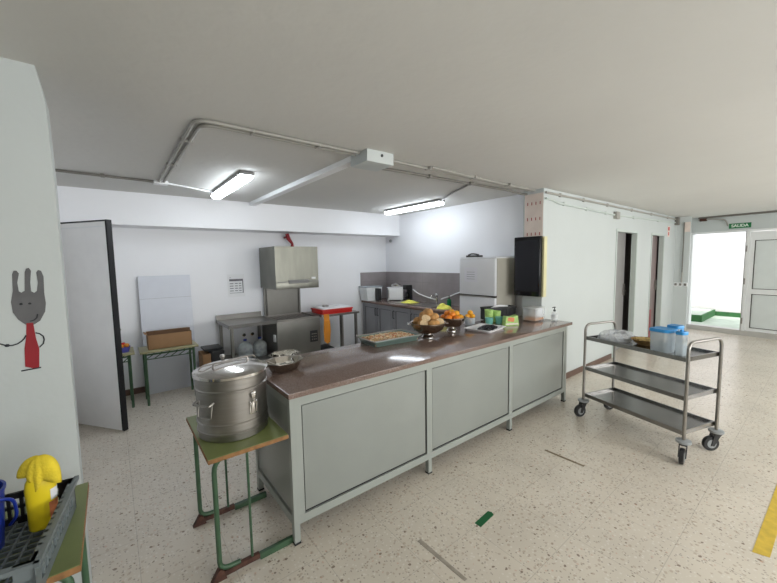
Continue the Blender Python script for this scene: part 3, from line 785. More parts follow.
MB(M_).tube(rounded([(0.262, -0.05, 0.045), (0.30, -0.05, 0.045), (0.30, 0.05, 0.045), (0.262, 0.05, 0.045)], 0.015), 0.005, 8).build('handle', steel_dark, t)
b = MB(M_); rnd = random.Random(3)
for k in range(620):
    x = rnd.uniform(-0.222, 0.222); y = rnd.uniform(-0.128, 0.128)
    z = 0.034+0.020*max(0, 1-(x/0.24)**2)*max(0, 1-(y/0.14)**2)+rnd.uniform(0, 0.005)
    b.mi = rnd.choice((0, 0, 1, 1, 2)); s_ = rnd.uniform(0.006, 0.011)
    b.blob((x, y, z), s_*1.4, s_, s_*0.8, seed=k, n=6, m=4, rot=Matrix.Rotation(rnd.uniform(0, 3), 3, 'Z'))
b.mi = 0; b.box(-0.228, 0.228, -0.133, 0.133, 0.008, 0.034)
fd = b.build('diced_food', [food_m, food2_m, food3_m])
tag(fd, 'heap of diced brown and cream food filling the metal tray', 'food', kind='stuff')

# footed colanders: bread and citrus
def colander(cx, cy, r, label):
    t = thing('footed_bowl', (cx, cy, CT), label, 'bowl', 'footed metal bowls on the worktop')
    b = MB(); b.lathe([(r*0.36, 0), (r*0.37, 0.006), (r*0.24, 0.026), (r*0.25, 0.034), (r*0.55, 0.045), (r*0.84, 0.075), (r*0.98, 0.115), (r, 0.135), (r*1.05, 0.137), (r*1.05, 0.142),
                       (r*0.97, 0.141), (r*0.93, 0.115), (r*0.80, 0.081), (r*0.5, 0.052), (0.001, 0.046)], (cx, cy, CT), 40, cap=False)
    b.build('bowl', mat('bowl_metal', (0.34, 0.27, 0.21), 0.24, 1.0, noise=0.2, nscale=60) if 'bowl_metal' not in MATS else MATS['bowl_metal'], t)
    MB().lathe([(r*0.38, 0), (r*0.38, 0.005), (r*0.25, 0.026), (r*0.25, 0.033), (r*0.20, 0.033), (r*0.33, 0.0)], (cx, cy, CT), 32, cap=False).build('foot', steel_shiny, t)
    for s in (-1, 1):
        b = MB(Matrix.Translation((cx, cy, CT)) @ Matrix.Rotation(radians(-38), 4, 'Z'))
        b.tube(rounded([(s*r*1.0, -0.03, 0.128), (s*(r*1.0+0.028), -0.03, 0.130), (s*(r*1.0+0.028), 0.03, 0.130), (s*r*1.0, 0.03, 0.128)], 0.012), 0.004, 6)
        b.build('handle', steel_shiny, t)
colander(2.325, 2.37, 0.162, 'footed metal bowl heaped with bread rolls')
colander(2.725, 2.43, 0.140, 'footed metal bowl heaped with citrus fruit')
rnd = random.Random(11)
bl = ['rounded crusty bread roll heaped in the footed bowl', 'cut bread piece showing pale crumb in the footed bowl']
pos = []
for k, (dx, dy, dz) in enumerate(((-0.085, -0.03, 0.135), (-0.02, -0.09, 0.135), (0.06, -0.07, 0.14), (0.095, 0.0, 0.14), (0.04, 0.08, 0.145), (-0.05, 0.07, 0.145), (0.0, 0.0, 0.125),
                                  (-0.055, -0.02, 0.180), (0.03, -0.035, 0.185), (0.05, 0.03, 0.19), (-0.01, 0.04, 0.195), (0.0, 0.0, 0.225))):
    cut = k in (0, 2, 3, 7)
    rt = Matrix.Rotation(rnd.uniform(0, 3), 3, 'Z') @ Matrix.Rotation(rnd.uniform(-0.5, 0.5), 3, 'X')
    c = (2.325+dx*1.12, 2.37+dy*1.12, CT+dz*1.04)
    b = MB(); b.blob(c, 0.056, 0.043, 0.037, seed=k, amp=0.05, n=14, m=9, rot=rt)
    b2 = None
    if cut:
        # flat crumb face towards the room
        bmesh.ops.bisect_plane(b.bm, geom=b.bm.verts[:]+b.bm.edges[:]+b.bm.faces[:], plane_co=Vector(c)+Vector((-0.012, -0.018, 0.008)), plane_no=Vector((-0.5, -0.75, 0.35)), clear_outer=True)
        ed = [e for e in b.bm.edges if e.is_boundary]
        r_ = bmesh.ops.edgeloop_fill(b.bm, edges=ed)
        for f in r_['faces']: f.material_index = 1
    where = ['at the left rim', 'at the front rim', 'at the front right', 'at the right rim', 'at the back right', 'at the back left', 'deep in the middle', 'upper layer left',
             'upper layer front', 'upper layer right', 'upper layer back', 'topmost of the heap'][k]
    o = b.build('bread_piece' if cut else 'bread_roll', [bread_m, crumb_m])
    tag(o, ('cut bread piece with pale crumb in the bread bowl, ' if cut else 'crusty golden bread roll in the bread bowl, ')+where, 'bread', 'bread in the footed bowl')
for k, (dx, dy, dz) in enumerate(((-0.08, -0.03, 0.135), (-0.02, -0.085, 0.135), (0.06, -0.065, 0.135), (0.085, 0.01, 0.135), (0.04, 0.08, 0.135), (-0.05, 0.065, 0.135), (0.0, 0.0, 0.13),
                                  (-0.035, -0.035, 0.172), (0.035, -0.03, 0.175), (0.035, 0.035, 0.178), (-0.035, 0.03, 0.175))):
    r = 0.034 if k % 3 else 0.038
    c = (2.725+dx, 2.43+dy, CT+dz)
    where = ['at the left rim', 'at the front rim', 'at the front right', 'at the right rim', 'at the back right', 'at the back left', 'deep in the middle', 'upper layer left', 'upper layer front right',
             'upper layer back right', 'upper layer back left'][k]
    yel = k in (2, 3, 8, 9)
    t = thing('orange', (c[0], c[1], c[2]), ('yellow-orange citrus fruit in the fruit bowl, ' if yel else 'deep orange citrus fruit in the fruit bowl, ')+where, 'fruit', 'citrus in the footed bowl')
    MB().blob(c, r, r, r*0.92, seed=k, amp=0.012, n=16, m=10).build('peel', tang2_m if yel else tang_m, t)
    MB().lathe([(0.004, 0), (0.003, 0.003), (0.001, 0.004)], (c[0], c[1], c[2]+r*0.90), 8).build('stem_scar', soap_green, t)
# loose slices at the right of the bowl (yellow-orange)
for k, (x, y, z) in enumerate(((2.935, 2.45, CT+0.018), (2.99, 2.52, CT+0.018))):
    pass

# white tray with dark olives
M_ = Matrix.Translation((3.02, 2.235, CT)) @ Matrix.Rotation(radians(9), 4, 'Z')
t = thing('serving_platter', (3.02, 2.235, CT), 'flat white rectangular platter holding a dark heap', 'platter')
tray_mesh(M_, 0.35, 0.29, 0.022, 0.010, inset=0.015).build('platter_body', paper, t)
b = MB(M_); rnd = random.Random(8)
for k in range(150):
    a = rnd.uniform(0, 6.28); q = math.sqrt(rnd.random()); x = -0.015+0.145*q*cos(a); y = -0.035+0.075*q*sin(a)
    b.blob((x, y, 0.014+0.030*(1-q*q)), 0.015, 0.010, 0.009, seed=k, n=7, m=5, rot=Matrix.Rotation(rnd.uniform(0, 3), 3, 'Z'))
tag(b.build('dark_olives', olive_m), 'oblong heap of black olives on the white platter', 'food', kind='stuff')
# coloured plastic ware behind
def cup(name, cx, cy, r0, r1, h, m, label, cat='cup', group=None, z=CT):
    b = MB(); b.lathe([(r0, 0), (r1, h), (r1+0.003, h), (r1-0.002, h-0.002), (r0-0.003, 0.004), (0.001, 0.003)], (cx, cy, z), 24, cap=False)
    return tag(b.build(name, m), label, cat, group)
cup('plastic_cup', 3.395, 2.46, 0.042, 0.05, 0.145, lime, 'tall lime green cup standing in front of the black crate, left one')
cup('plastic_cup', 3.50, 2.435, 0.042, 0.05, 0.125, lime, 'shorter lime green cup right of the tall green one')
cup('plastic_tub', 3.295, 2.385, 0.038, 0.045, 0.072, turq, 'translucent turquoise tub in front of the lime cups, left one', 'tub')
cup('plastic_tub', 3.41, 2.335, 0.038, 0.045, 0.075, turq, 'translucent turquoise tub beside the printed packet', 'tub')
cup('plastic_tub', 3.10, 2.50, 0.050, 0.062, 0.085, frosted, 'frosted tub of yellow-orange fruit between the fruit bowl and the green cups', 'tub')
for k, (dx, dy, dz) in enumerate(((-0.016, -0.014, 0.045), (0.016, 0.014, 0.047), (-0.022, 0.016, 0.098), (0.024, -0.018, 0.100), (-0.005, -0.01, 0.140))):
    where = ['low at the front', 'low at the back', 'upper left', 'upper right', 'topmost'][k]
    tag(MB().blob((3.10+dx, 2.50+dy, CT+dz), 0.030, 0.030, 0.026, seed=k, amp=0.02, n=14, m=9).build('mandarin', tang2_m), 'yellow-orange fruit in the frosted tub, '+where, 'fruit', 'fruit in the frosted tub')
t = thing('fruit_packet', (3.43, 2.205, CT), 'slanted fruit-printed packet in lime, red and green beside the cups', 'packet')
M_ = Matrix.Translation((3.43, 2.205, CT)) @ Matrix.Rotation(radians(-25), 4, 'Z')
b = MB(M_); b.prism([(-0.085, 0), (0.085, 0), (0.068, 0.105), (0.0, 0.09), (-0.07, 0.10)], 0.07, 'xz', -0.035); b.build('pouch', lime, t)
b = MB(M_); b.prism([(-0.055, 0.05), (0.02, 0.035), (0.03, 0.075), (-0.01, 0.088), (-0.05, 0.085)], -0.002, 'xz', -0.035); b.build('red_print', red_orange, t)
b = MB(M_); b.prism([(-0.075, 0.008), (0.075, 0.008), (0.070, 0.022), (-0.07, 0.022)], -0.002, 'xz', -0.035); b.build('pale_print', pink_white, t)
# black crate
t = thing('black_crate', (3.68, 2.50, CT), 'black plastic crate on the worktop behind the green cups', 'crate')
BC = Matrix.Translation((3.47, 2.545, CT)) @ Matrix.Rotation(radians(-18), 4, 'Z')
b = MB(BC); X0, X1, Y0, Y1, H = 0.0, 0.42, 0.0, 0.125, 0.15
for a in ((X0, X1, Y0, Y0+0.008, 0, H), (X0, X1, Y1-0.008, Y1, 0, H), (X0, X0+0.008, Y0, Y1, 0, H), (X1-0.008, X1, Y0, Y1, 0, H), (X0, X1, Y0, Y1, 0, 0.008)): b.box(*a)
b.box(X0-0.008, X1+0.008, Y0-0.008, Y0, H-0.02, H); b.box(X0-0.008, X0, Y0, Y1, H-0.02, H)
for k in range(8): xx = X0+0.02+k*0.052; b.box(xx, xx+0.01, Y0-0.005, Y0, 0.01, H-0.02)
b.build('crate_body', black_plastic, t)
b = MB(); b.tube(rounded([(3.58, 2.56, CT+0.135), (3.65, 2.53, CT+0.16), (3.74, 2.51, CT+0.155), (3.82, 2.50, CT+0.14)], 0.04), 0.012, 8)
tag(b.build('tangled_bag', paper), 'crumpled white plastic bag sticking out of the black crate', 'bag')
# clear tub with napkins and power strip behind
t = thing('clear_container', (3.91, 2.2, CT), 'clear lidded container with orange contents at the bottom near the pillar', 'container')
b = MB(); b.box(3.80, 4.02, 2.12, 2.28, CT, CT+0.145, bev=0.01); b.build('walls', pvc_clear, t)
MB().box(3.812, 4.008, 2.132, 2.268, CT+0.006, CT+0.028, bev=0.004).build('contents', orange_m, t)
MB().box(3.795, 4.025, 2.115, 2.285, CT+0.145, CT+0.153, bev=0.003).build('lid', milky, t)
MB().box(3.88, 4.0, 2.14, 2.25, CT+0.034, CT+0.135, bev=0.004).build('napkins', paper, t)
# pump bottle
t = thing('pump_bottle', (3.97, 1.985, CT), 'clear hand sanitiser bottle with black pump at the counter end', 'bottle')
c = (3.97, 1.985, CT)
MB().lathe([(0.031, 0), (0.033, 0.004), (0.033, 0.085), (0.026, 0.10), (0.012, 0.112), (0.012, 0.120)], c, 24).build('body', pvc_clear, t)
MB().lathe([(0.0335, 0.03), (0.0335, 0.075)], c, 24, cap=False).build('label_band', milky, t)
b = MB(); b.lathe([(0.014, 0.118), (0.014, 0.136), (0.005, 0.138), (0.005, 0.158), (0.013, 0.160), (0.013, 0.168), (0.001, 0.170)], c, 16); b.box(c[0]-0.045, c[0], c[1]-0.006, c[1]+0.006, CT+0.160, CT+0.168)
b.build('pump', black_plastic, t)

# ================================================================ TROLLEY
Bp = Vector((3.465, 0.69, 0)); Ap = Vector((3.72, 1.53, 0)); Cp = Vector((3.875, 0.55, 0))
U = (Ap-Bp); TL = U.length; U.normalize(); V = (Cp-Bp); TW = 0.43; V = Vector((0,0,1)).cross(U)*-1; V.normalize()
if V.dot(Cp-Bp) < 0: V = -V
TM = Matrix(((U.x, V.x, 0, Bp.x), (U.y, V.y, 0, Bp.y), (0, 0, 1, 0), (0, 0, 0, 1)))   # local x along length, y across
t = thing('serving_trolley', tuple(TM @ Vector((TL/2, TW/2, 0))), 'three-shelf stainless steel serving trolley on castors in the hall', 'trolley')
for nm, z in (('shelf', 0.835), ('shelf', 0.525), ('shelf', 0.245)):
    b = MB(TM); h = 0.035
    b.box(0.012, TL-0.012, 0.012, TW-0.012, z-0.022, z-0.018)
    b.box(0, TL, 0, 0.014, z-h, z); b.box(0, TL, TW-0.014, TW, z-h, z); b.box(0, 0.014, 0.014, TW-0.014, z-h, z); b.box(TL-0.014, TL, 0.014, TW-0.014, z-h, z)
    b.build(nm, steel_shelf, t)
for x in (-0.012, TL+0.012):
    MB(TM).tube(rounded([(x, 0, 0.18), (x, 0, 0.955), (x, TW, 0.955), (x, TW, 0.18)], 0.075, 7), 0.0125, 12).build('end_tube', steel, t)
for x, y, a in ((-0.012, 0, -112), (-0.012, TW, -66), (TL+0.012, 0, -84), (TL+0.012, TW, -80)):
    b = MB(TM); b.lathe([(0.05, 0.158), (0.052, 0.164), (0.050, 0.176), (0.02, 0.180)], (x, y, 0), 24); 
    cs = b.build('castor', light_grey, t)
    A = TM @ Matrix.Translation((x, y, 0)) @ Matrix.Rotation(radians(a), 4, 'Z')
    b = MB(A); b.box(-0.03, 0.03, -0.026, 0.026, 0.138, 0.158, bev=0.004)
    for s in (-1, 1): b.prism([(-0.022, 0.14), (0.028, 0.14), (0.052, 0.05), (0.028, 0.045)], 0.005, 'xz', s*0.023-0.0025)
    b.build('fork', black_plastic, cs)
    b = MB(A); b.lathe([(0.05, -0.016), (0.06, -0.014), (0.0625, 0), (0.06, 0.014), (0.05, 0.016)], (0.04, 0, 0.0625), 28, axis='y'); wh = b.build('wheel', black_plastic, cs)
    b = MB(A); b.lathe([(0.036, -0.0175), (0.036, 0.0175)], (0.04, 0, 0.0625), 24, axis='y'); b.build('hub', light_grey, cs)
TZ = 0.817
def at(x, y, z=0): return TM @ Vector((x, y, z))
# cellophane-wrapped stack of plates
t = thing('wrapped_plates', tuple(at(0.72, 0.2, TZ)), 'stack of plates wrapped in crinkled cellophane at the far end of the trolley', 'plates')
b = MB(TM); b.lathe([(0.05, 0), (0.11, 0.012), (0.112, 0.02), (0.05, 0.012), (0.11, 0.024), (0.112, 0.032), (0.04, 0.02)], (0.72, 0.20, TZ), 32); b.build('plates', paper, t)
b = MB(TM); rnd = random.Random(2)
n = 26; rings = []
for r, z in ((0.145, 0.002), (0.142, 0.035), (0.125, 0.06), (0.09, 0.075), (0.045, 0.08), (0.01, 0.076)):
    rings.append([b._new((0.715+(r*0.98+rnd.uniform(-0.012, 0.012))*cos(2*pi*j/n), 0.20+(r*1.12+rnd.uniform(-0.01, 0.01))*sin(2*pi*j/n), TZ+z+(rnd.uniform(-0.008, 0.016) if z > 0.01 else 0))) for j in range(n)])
for A_, B_ in zip(rings, rings[1:]):
    for j in range(n): b.face([A_[j], A_[(j+1) % n], B_[(j+1) % n], B_[j]])
b.build('cellophane', foil_clear, t, smooth=False)
t = thing('bread_basket', tuple(at(0.42, 0.24, TZ)), 'round brown dish of food between the cellophane and the blue-lidded tubs', 'dish')
b = MB(TM); b.lathe([(0.06, 0), (0.09, 0.022), (0.112, 0.048), (0.115, 0.050), (0.10, 0.04), (0.05, 0.02), (0.001, 0.02)], (0.455, 0.235, TZ), 32, cap=False); b.build('bowl', wicker, t)
b = MB(TM); rnd = random.Random(4)
for k in range(40):
    a = rnd.uniform(0, 6.28); q = math.sqrt(rnd.random())*0.088
    b.blob((0.455+q*cos(a), 0.235+q*sin(a), TZ+0.046+0.008*rnd.random()), 0.015, 0.011, 0.008, seed=k, n=7, m=5)
b.build('food', [mat('golden_food', (0.62, 0.45, 0.18), 0.6, noise=0.3, nscale=40)], t)['kind'] = 'stuff'
def tub(x0, x1, y0, y1, h, label, knob=False):
    t = thing('blue_lidded_tub', tuple(at((x0+x1)/2, (y0+y1)/2, TZ)), label, 'container', 'blue-lidded tubs on the trolley')
    M2 = TM @ Matrix.Translation(((x0+x1)/2, (y0+y1)/2, TZ))
    hw, hd = (x1-x0)/2, (y1-y0)/2
    def rr(bb, hw, hd, z, r):
        out = []
        for sx, sy, a0 in ((1, 1, 0), (-1, 1, 90), (-1, -1, 180), (1, -1, 270)):
            for k in range(5):
                a = radians(a0+k*22.5); out.append(bb._new(((hw-r)*sx+r*cos(a), (hd-r)*sy+r*sin(a), z)))
        return out
    def loft(bb, rs):
        for A, B in zip(rs, rs[1:]):
            for j in range(len(A)): bb.face([A[j], A[(j+1) % len(A)], B[(j+1) % len(A)], B[j]])
        bb.face(list(reversed(rs[0]))); bb.face(rs[-1])
    r = min(hw, hd)*0.45
    b = MB(M2); loft(b, [rr(b, hw*0.90, hd*0.90, 0, r*0.9), rr(b, hw*0.92, hd*0.92, 0.01, r*0.9), rr(b, hw, hd, h-0.01, r), rr(b, hw, hd, h, r)]); b.build('body', frosted, t)
    b = MB(M2); loft(b, [rr(b, hw*1.05, hd*1.05, h-0.014, r), rr(b, hw*1.07, hd*1.07, h+0.004, r), rr(b, hw*1.0, hd*1.0, h+0.012, r), rr(b, hw*0.9, hd*0.9, h+0.010, r)]); lid = b.build('lid', lid_blue, t)
    if knob:
        b = MB(M2); b.box(-hw*0.2, hw*0.2, -hd*0.5, hd*0.5, h+0.010, h+0.028, bev=0.004); b.build('spout_flap', lid_blue, lid)
    return t
tub(0.175, 0.325, 0.055, 0.20, 0.185, 'large frosted tub with a blue lid, nearest to the wrapped plates')
tub(0.20, 0.29, 0.235, 0.33, 0.20, 'frosted tub with a blue lid standing behind the other two')
tub(0.075, 0.135, 0.085, 0.155, 0.185, 'slim frosted jug with a blue lid at the near end of the trolley', knob=True)

# ================================================================ DISHWASHER WALL
t = thing('dishwasher', (2.08, 5.05, 0), 'stainless hood dishwasher with raised hood and control panel', 'dishwasher')
b = MB(); b.box(1.76, 2.42, 4.76, 5.38, 0.10, 0.80, bev=0.006)
for x in (1.80, 2.36):
    for y in (4.80, 5.32): b.tube([(x, y, 0), (x, y, 0.10)], 0.02, 10)
bs = b.build('base', steel_matte, t)
b = MB(); b.box(1.76, 1.79, 4.77, 5.36, 0.80, 0.825); b.box(2.39, 2.42, 4.77, 5.36, 0.80, 0.825); b.box(1.79, 2.39, 4.77, 4.80, 0.80, 0.825); b.box(1.79, 2.39, 5.33, 5.36, 0.80, 0.825)
b.build('wash_rim', steel, t)
b = MB(); b.box(1.79, 2.39, 4.80, 5.33, 0.80, 0.803); b.build('wash_well', black_plastic, t)
b = MB()
for k in range(9): b.box(1.82+k*0.065, 1.825+k*0.065, 4.82, 5.3, 0.806, 0.812)
for k in range(6): b.box(1.80, 2.38, 4.84+k*0.085, 4.845+k*0.085, 0.803, 0.809)
b.build('rack', steel_dark, t)
MB().box(1.80, 2.38, 5.34, 5.38, 0.80, 1.27).build('back_panel', steel_matte, t)
for x in (1.83, 2.35): MB().tube([(x, 5.325, 0.82), (x, 5.325, 1.27)], 0.010, 8).build('guide_rod', steel_matte, t)
b = MB(); 
# hood: open-bottomed box with softly rolled front
X0, X1, Y0, Y1, Z0, Z1 = 1.77, 2.41, 4.75, 5.385, 1.255, 1.85
for sgn, xx in ((1, X0), (-1, X1)):
    xa, xb = (xx, xx+0.012) if sgn == 1 else (xx-0.012, xx)
    b.box(xa, xb, Y0, Y1, Z0, Z1)
b.box(X0+0.012, X1-0.012, Y0, Y0+0.012, Z0, Z1); b.box(X0+0.012, X1-0.012, Y1-0.012, Y1, Z0, Z1); b.box(X0+0.012, X1-0.012, Y0+0.012, Y1-0.012, Z1-0.012, Z1)
b.box(X0, X1, Y0-0.008, Y0, Z0, Z0+0.10, bev=0.003)
hd_ = b.build('hood', mat('hood_steel', (0.19, 0.19, 0.165), 0.36, 1.0, noise=0.10, nscale=5, stretch=(3, 1, 0.6)), t)
b = MB(); b.box(X0+0.18, X1-0.16, Y0-0.020, Y0-0.008, Z0+0.075, Z0+0.125, bev=0.004); b.box(X0+0.03, X1-0.02, Y0-0.014, Y0-0.008, Z0+0.095, Z0+0.105); b.build('hood_grip', lamp_body, hd_)
MB().box(X1-0.11, X1-0.05, Y0-0.010, Y0-0.0005, Z0+0.13, Z0+0.155).build('nameplate', paper, hd_)
b = MB(); b.box(2.25, 2.37, 4.752, 4.76, 0.45, 0.62, bev=0.002); cp_ = b.build('control_panel', black_plastic, t)
b = MB()
for z in (0.57, 0.53, 0.49):
    for x in (2.28, 2.31, 2.34): b.box(x-0.008, x+0.008, 4.748, 4.752, z-0.008, z+0.008)
b.build('buttons', steel_shiny, cp_)
# left drainboard table
t = thing('drain_table', (1.42, 5.0, 0), 'stainless table with raised back edge left of the dishwasher', 'table')
b = MB(); b.box(1.12, 1.75, 4.70, 5.38, 0.80, 0.83); b.box(1.12, 1.75, 5.36, 5.38, 0.83, 0.90); b.box(1.12, 1.75, 4.70, 4.715, 0.83, 0.845); b.box(1.12, 1.135, 4.715, 5.36, 0.83, 0.845)
b.build('tabletop', steel_dark2, t)
for x, y in ((1.15, 4.75), (1.15, 5.33), (1.68, 5.33)):
    MB().box(x, x+0.035, y-0.02, y+0.015, 0, 0.80).build('leg', steel_matte, t)
MB().box(1.16, 1.73, 4.76, 5.34, 0.30, 0.32).build('undershelf', steel_matte, t)
# water bottles under it
def jug(cx, cy, label):
    t = thing('water_jug', (cx, cy, 0.32), label, 'bottle', 'water jugs under the steel table')
    c = (cx, cy, 0.32)
    prof = [(0.085, 0), (0.095, 0.01), (0.095, 0.05), (0.089, 0.055), (0.095, 0.06), (0.095, 0.10), (0.089, 0.105), (0.095, 0.11), (0.095, 0.16), (0.07, 0.20), (0.022, 0.225), (0.020, 0.245)]
    MB().lathe(prof, c, 24).build('body', mat('jug_plastic', (0.74, 0.82, 0.90), 0.1, alpha=0.5, noise=0.2, nscale=20) if 'jug_plastic' not in MATS else MATS['jug_plastic'], t)
    MB().lathe([(0.024, 0.240), (0.024, 0.262), (0.001, 0.264)], c, 16).build('cap', blue_plastic, t)
jug(1.40, 5.02, 'clear ribbed water jug under the steel table, left one')
jug(1.60, 5.02, 'clear ribbed water jug under the steel table, right one beside the dishwasher')
for x, lab in ((1.49, 'left'), (1.61, 'right')):
    t = thing('pipe_valve', (x, 5.42, 0.56), 'small black and brass water valve low on the back wall, %s one' % lab, 'valve', 'wall valves under the steel table')
    MB().lathe([(0.014, 0), (0.014, -0.05)], (x, 5.42, 0.56), 12, axis='y').build('pipe', mat('brass', (0.5, 0.33, 0.1), 0.3, 1.0, noise=0.1) if 'brass' not in MATS else MATS['brass'], t)
    MB().blob((x, 5.36, 0.575), 0.022, 0.018, 0.022, seed=1, amp=0.02).build('knob', black_plastic, t)
b = MB(); b.box(1.735, 1.758, 4.80, 4.86, 0.52, 0.62, bev=0.004)
tag(b.build('soap_dispenser', white_plastic), 'small white box fixed on the side of the dishwasher', 'dispenser')
# right table
t = thing('side_table', (2.8, 5.0, 0), 'slim stainless table with dark legs right of the dishwasher', 'table')
MB().box(2.43, 3.10, 4.72, 5.28, 0.80, 0.83, bev=0.003).build('tabletop', steel, t)
for x, y in ((2.78, 4.75), (3.04, 4.75), (2.78, 5.22), (3.04, 5.22)): MB().box(x, x+0.035, y, y+0.035, 0, 0.80).build('leg', steel_dark, t)
t = thing('red_basket', (2.66, 4.95, 0.83), 'shallow red plastic basket with a white lid on the steel side table', 'basket')
b = MB(); b.box(2.46, 2.98, 4.74, 5.12, 0.832, 0.905, bev=0.01); b.box(2.45, 2.99, 4.73, 5.13, 0.885, 0.905, bev=0.005); b.build('basket', red_plastic, t)
b = MB(); b.box(2.48, 2.97, 4.76, 5.11, 0.905, 0.925, bev=0.006); b.build('lid', white_plastic, t)
MB().box(2.58, 2.66, 4.92, 4.99, 0.925, 0.95, bev=0.008).build('lid_knob', steel_dark, t)
b = MB(); b.box(2.30, 2.41, 4.83, 4.95, 0.83, 0.845, bev=0.004)
# orange hanging cloth
b = MB()
pts = [(2.46, 0.75), (2.55, 0.75), (2.56, 0.60), (2.545, 0.42), (2.50, 0.40), (2.455, 0.44), (2.45, 0.60)]
b.prism(pts, 0.02, 'xz', 4.695)
b.prism([(2.46, 0.75), (2.55, 0.75), (2.55, 0.845), (2.46, 0.845)], 0.006, 'xz', 4.708)
b.prism([(2.46, 0.831), (2.55, 0.831), (2.55, 0.837), (2.46, 0.837)], 0.018, 'xz', 4.708)
tag(b.build('hanging_cloth', orange_m), 'orange cloth hanging over the front edge of the steel side table', 'cloth')
b = MB(); b.box(2.55, 2.76, 4.95, 5.25, 0, 0.26, bev=0.01); tag(b.build('storage_bin', black_plastic), 'black bin on the floor under the steel side table', 'bin')
# wall notice
t = thing('wall_notice', (1.43, 5.42, 1.3), 'white paper notice with grey print on the wall left of the dishwasher', 'notice')
MB().box(1.31, 1.545, 5.416, 5.42, 1.14, 1.47).build('sheet', paper, t)
b = MB(); b.box(1.34, 1.36, 5.4145, 5.416, 1.42, 1.425)
b.box(1.335, 1.525, 5.4145, 5.416, 1.37, 1.40)
for z in (1.335, 1.30, 1.265, 1.23):
    for x0, x1 in ((1.34, 1.39), (1.41, 1.45), (1.465, 1.50)): b.box(x0, x1, 5.4145, 5.416, z-0.005, z+0.005)
b.box(1.515, 1.527, 5.4145, 5.416, 1.20, 1.37); b.box(1.335, 1.527, 5.4145, 5.416, 1.195, 1.20)
b.build('printed_lines', ink_grey, t)
# red pipe handle above hood
t = thing('red_lever', (2.2, 5.40, 1.85), 'dark red lever and pipe on the wall just above the dishwasher hood', 'lever')
b = MB(); b.tube([(2.18, 5.30, 2.07), (2.20, 5.30, 2.0), (2.26, 5.30, 1.92), (2.26, 5.30, 1.87)], 0.022, 8, rr=[0.03, 0.034, 0.02, 0.03]); b.tube([(2.19, 5.30, 2.02), (2.19, 5.42, 2.02)], 0.015, 8)
b.build('handle', red_dark, t)
MB().tube([(2.26, 5.30, 1.87), (2.26, 5.30, 1.852)], 0.035, 10).build('base', red_dark, t)

# leaning board, cardboard box, bins, toy basket
t0 = Matrix.Translation((0.545, 5.27, 0)) @ Matrix.Rotation(radians(-4.0), 4, 'X')
t = thing('leaning_board', (0.545, 5.27, 0), 'large pale board leaning on the wall behind the cardboard box', 'board')
MB(t0).box(-0.285, 0.285, -0.006, 0.006, 0.0, 1.49).build('sheet', board_m, t)
b = MB(t0); b.box(-0.285, 0.285, -0.008, -0.006, 1.20, 1.203); b.build('seam', light_grey, t)
t = thing('cardboard_box', (0.5, 5.0, 0.64), 'open brown cardboard box standing on the far school desk', 'box')
X0, X1, Y0, Y1, Z0, Z1 = 0.285, 0.735, 4.88, 5.08, 0.64, 0.81
b = MB()
for a in ((X0, X1, Y0, Y0+0.006, Z0, Z1), (X0, X1, Y1-0.006, Y1, Z0, Z1+0.02), (X0, X0+0.006, Y0, Y1, Z0, Z1), (X1-0.006, X1, Y0, Y1, Z0, Z1), (X0, X1, Y0, Y1, Z0, Z0+0.006)): b.box(*a)
b.build('walls', cardboard, t)
MB().box(X0+0.007, X1-0.007, Y1-0.014, Y1-0.007, Z0+0.007, Z1+0.018).build('inner_shade', cardboard_shade, t)  # dark sheet added as painted shade on the inside back of the box
MB().box(X1-0.10, X1, Y0+0.10, Y0+0.11, Z1, Z1+0.03).build('flap', cardboard_shade, t)
b = MB(); b.prism([(X0, Z1), (X0-0.03, Z1+0.02), (X0-0.028, Z1+0.022), (X0+0.004, Z1+0.003)], 0.18, 'xz', Y0+0.01)
b.build('flap', cardboard, t)
b = MB(); b.box(0.85, 0.945, 4.93, 5.22, 0, 0.47, bev=0.004); tag(b.build('cardboard_carton', cardboard), 'tall brown carton on the floor beside the far desk', 'box')
b = MB(); b.box(0.950, 1.105, 4.90, 5.22, 0, 0.50, bev=0.012); b.box(0.88, 1.105, 4.96, 5.22, 0.505, 0.53, bev=0.006); tag(b.build('black_bin', black_plastic), 'black plastic bin with lid between the brown carton and the steel table', 'bin')
t = thing('toy_basket', (0.07, 5.02, 0.64), 'small blue basket with orange contents on the desk behind the kitchen door', 'basket')
M_ = Matrix.Translation((0.06, 4.99, 0.64))
MB(M_).lathe([(0.05, 0), (0.065, 0.06), (0.068, 0.06), (0.062, 0.055), (0.045, 0.005), (0.001, 0.005)], n=20, cap=False).build('basket', mat('violet_blue', (0.10, 0.10, 0.42), 0.3, noise=0.1), t)
for k, (x, y, m_) in enumerate(((-0.02, -0.01, orange_m), (0.03, 0.0, orange_m), (0.0, 0.03, red_plastic))):
    b = MB(); b.blob((0.06+x, 4.99+y, 0.705+0.008*k), 0.026, 0.026, 0.024, seed=k, amp=0.03)
    tag(b.build('small_ball', m_), ['orange ball at the left in the blue basket', 'orange ball at the right in the blue basket', 'red ball at the back in the blue basket'][k], 'ball', 'balls in the small basket')
b = MB(); b.lathe([(0.022, 0), (0.022, 0.11), (0.009, 0.13), (0.009, 0.145), (0.016, 0.148), (0.001, 0.16)], (-0.02, 5.14, 0.64), 14); tag(b.build('white_bottle', white_plastic), 'white bottle behind the small blue basket', 'bottle')

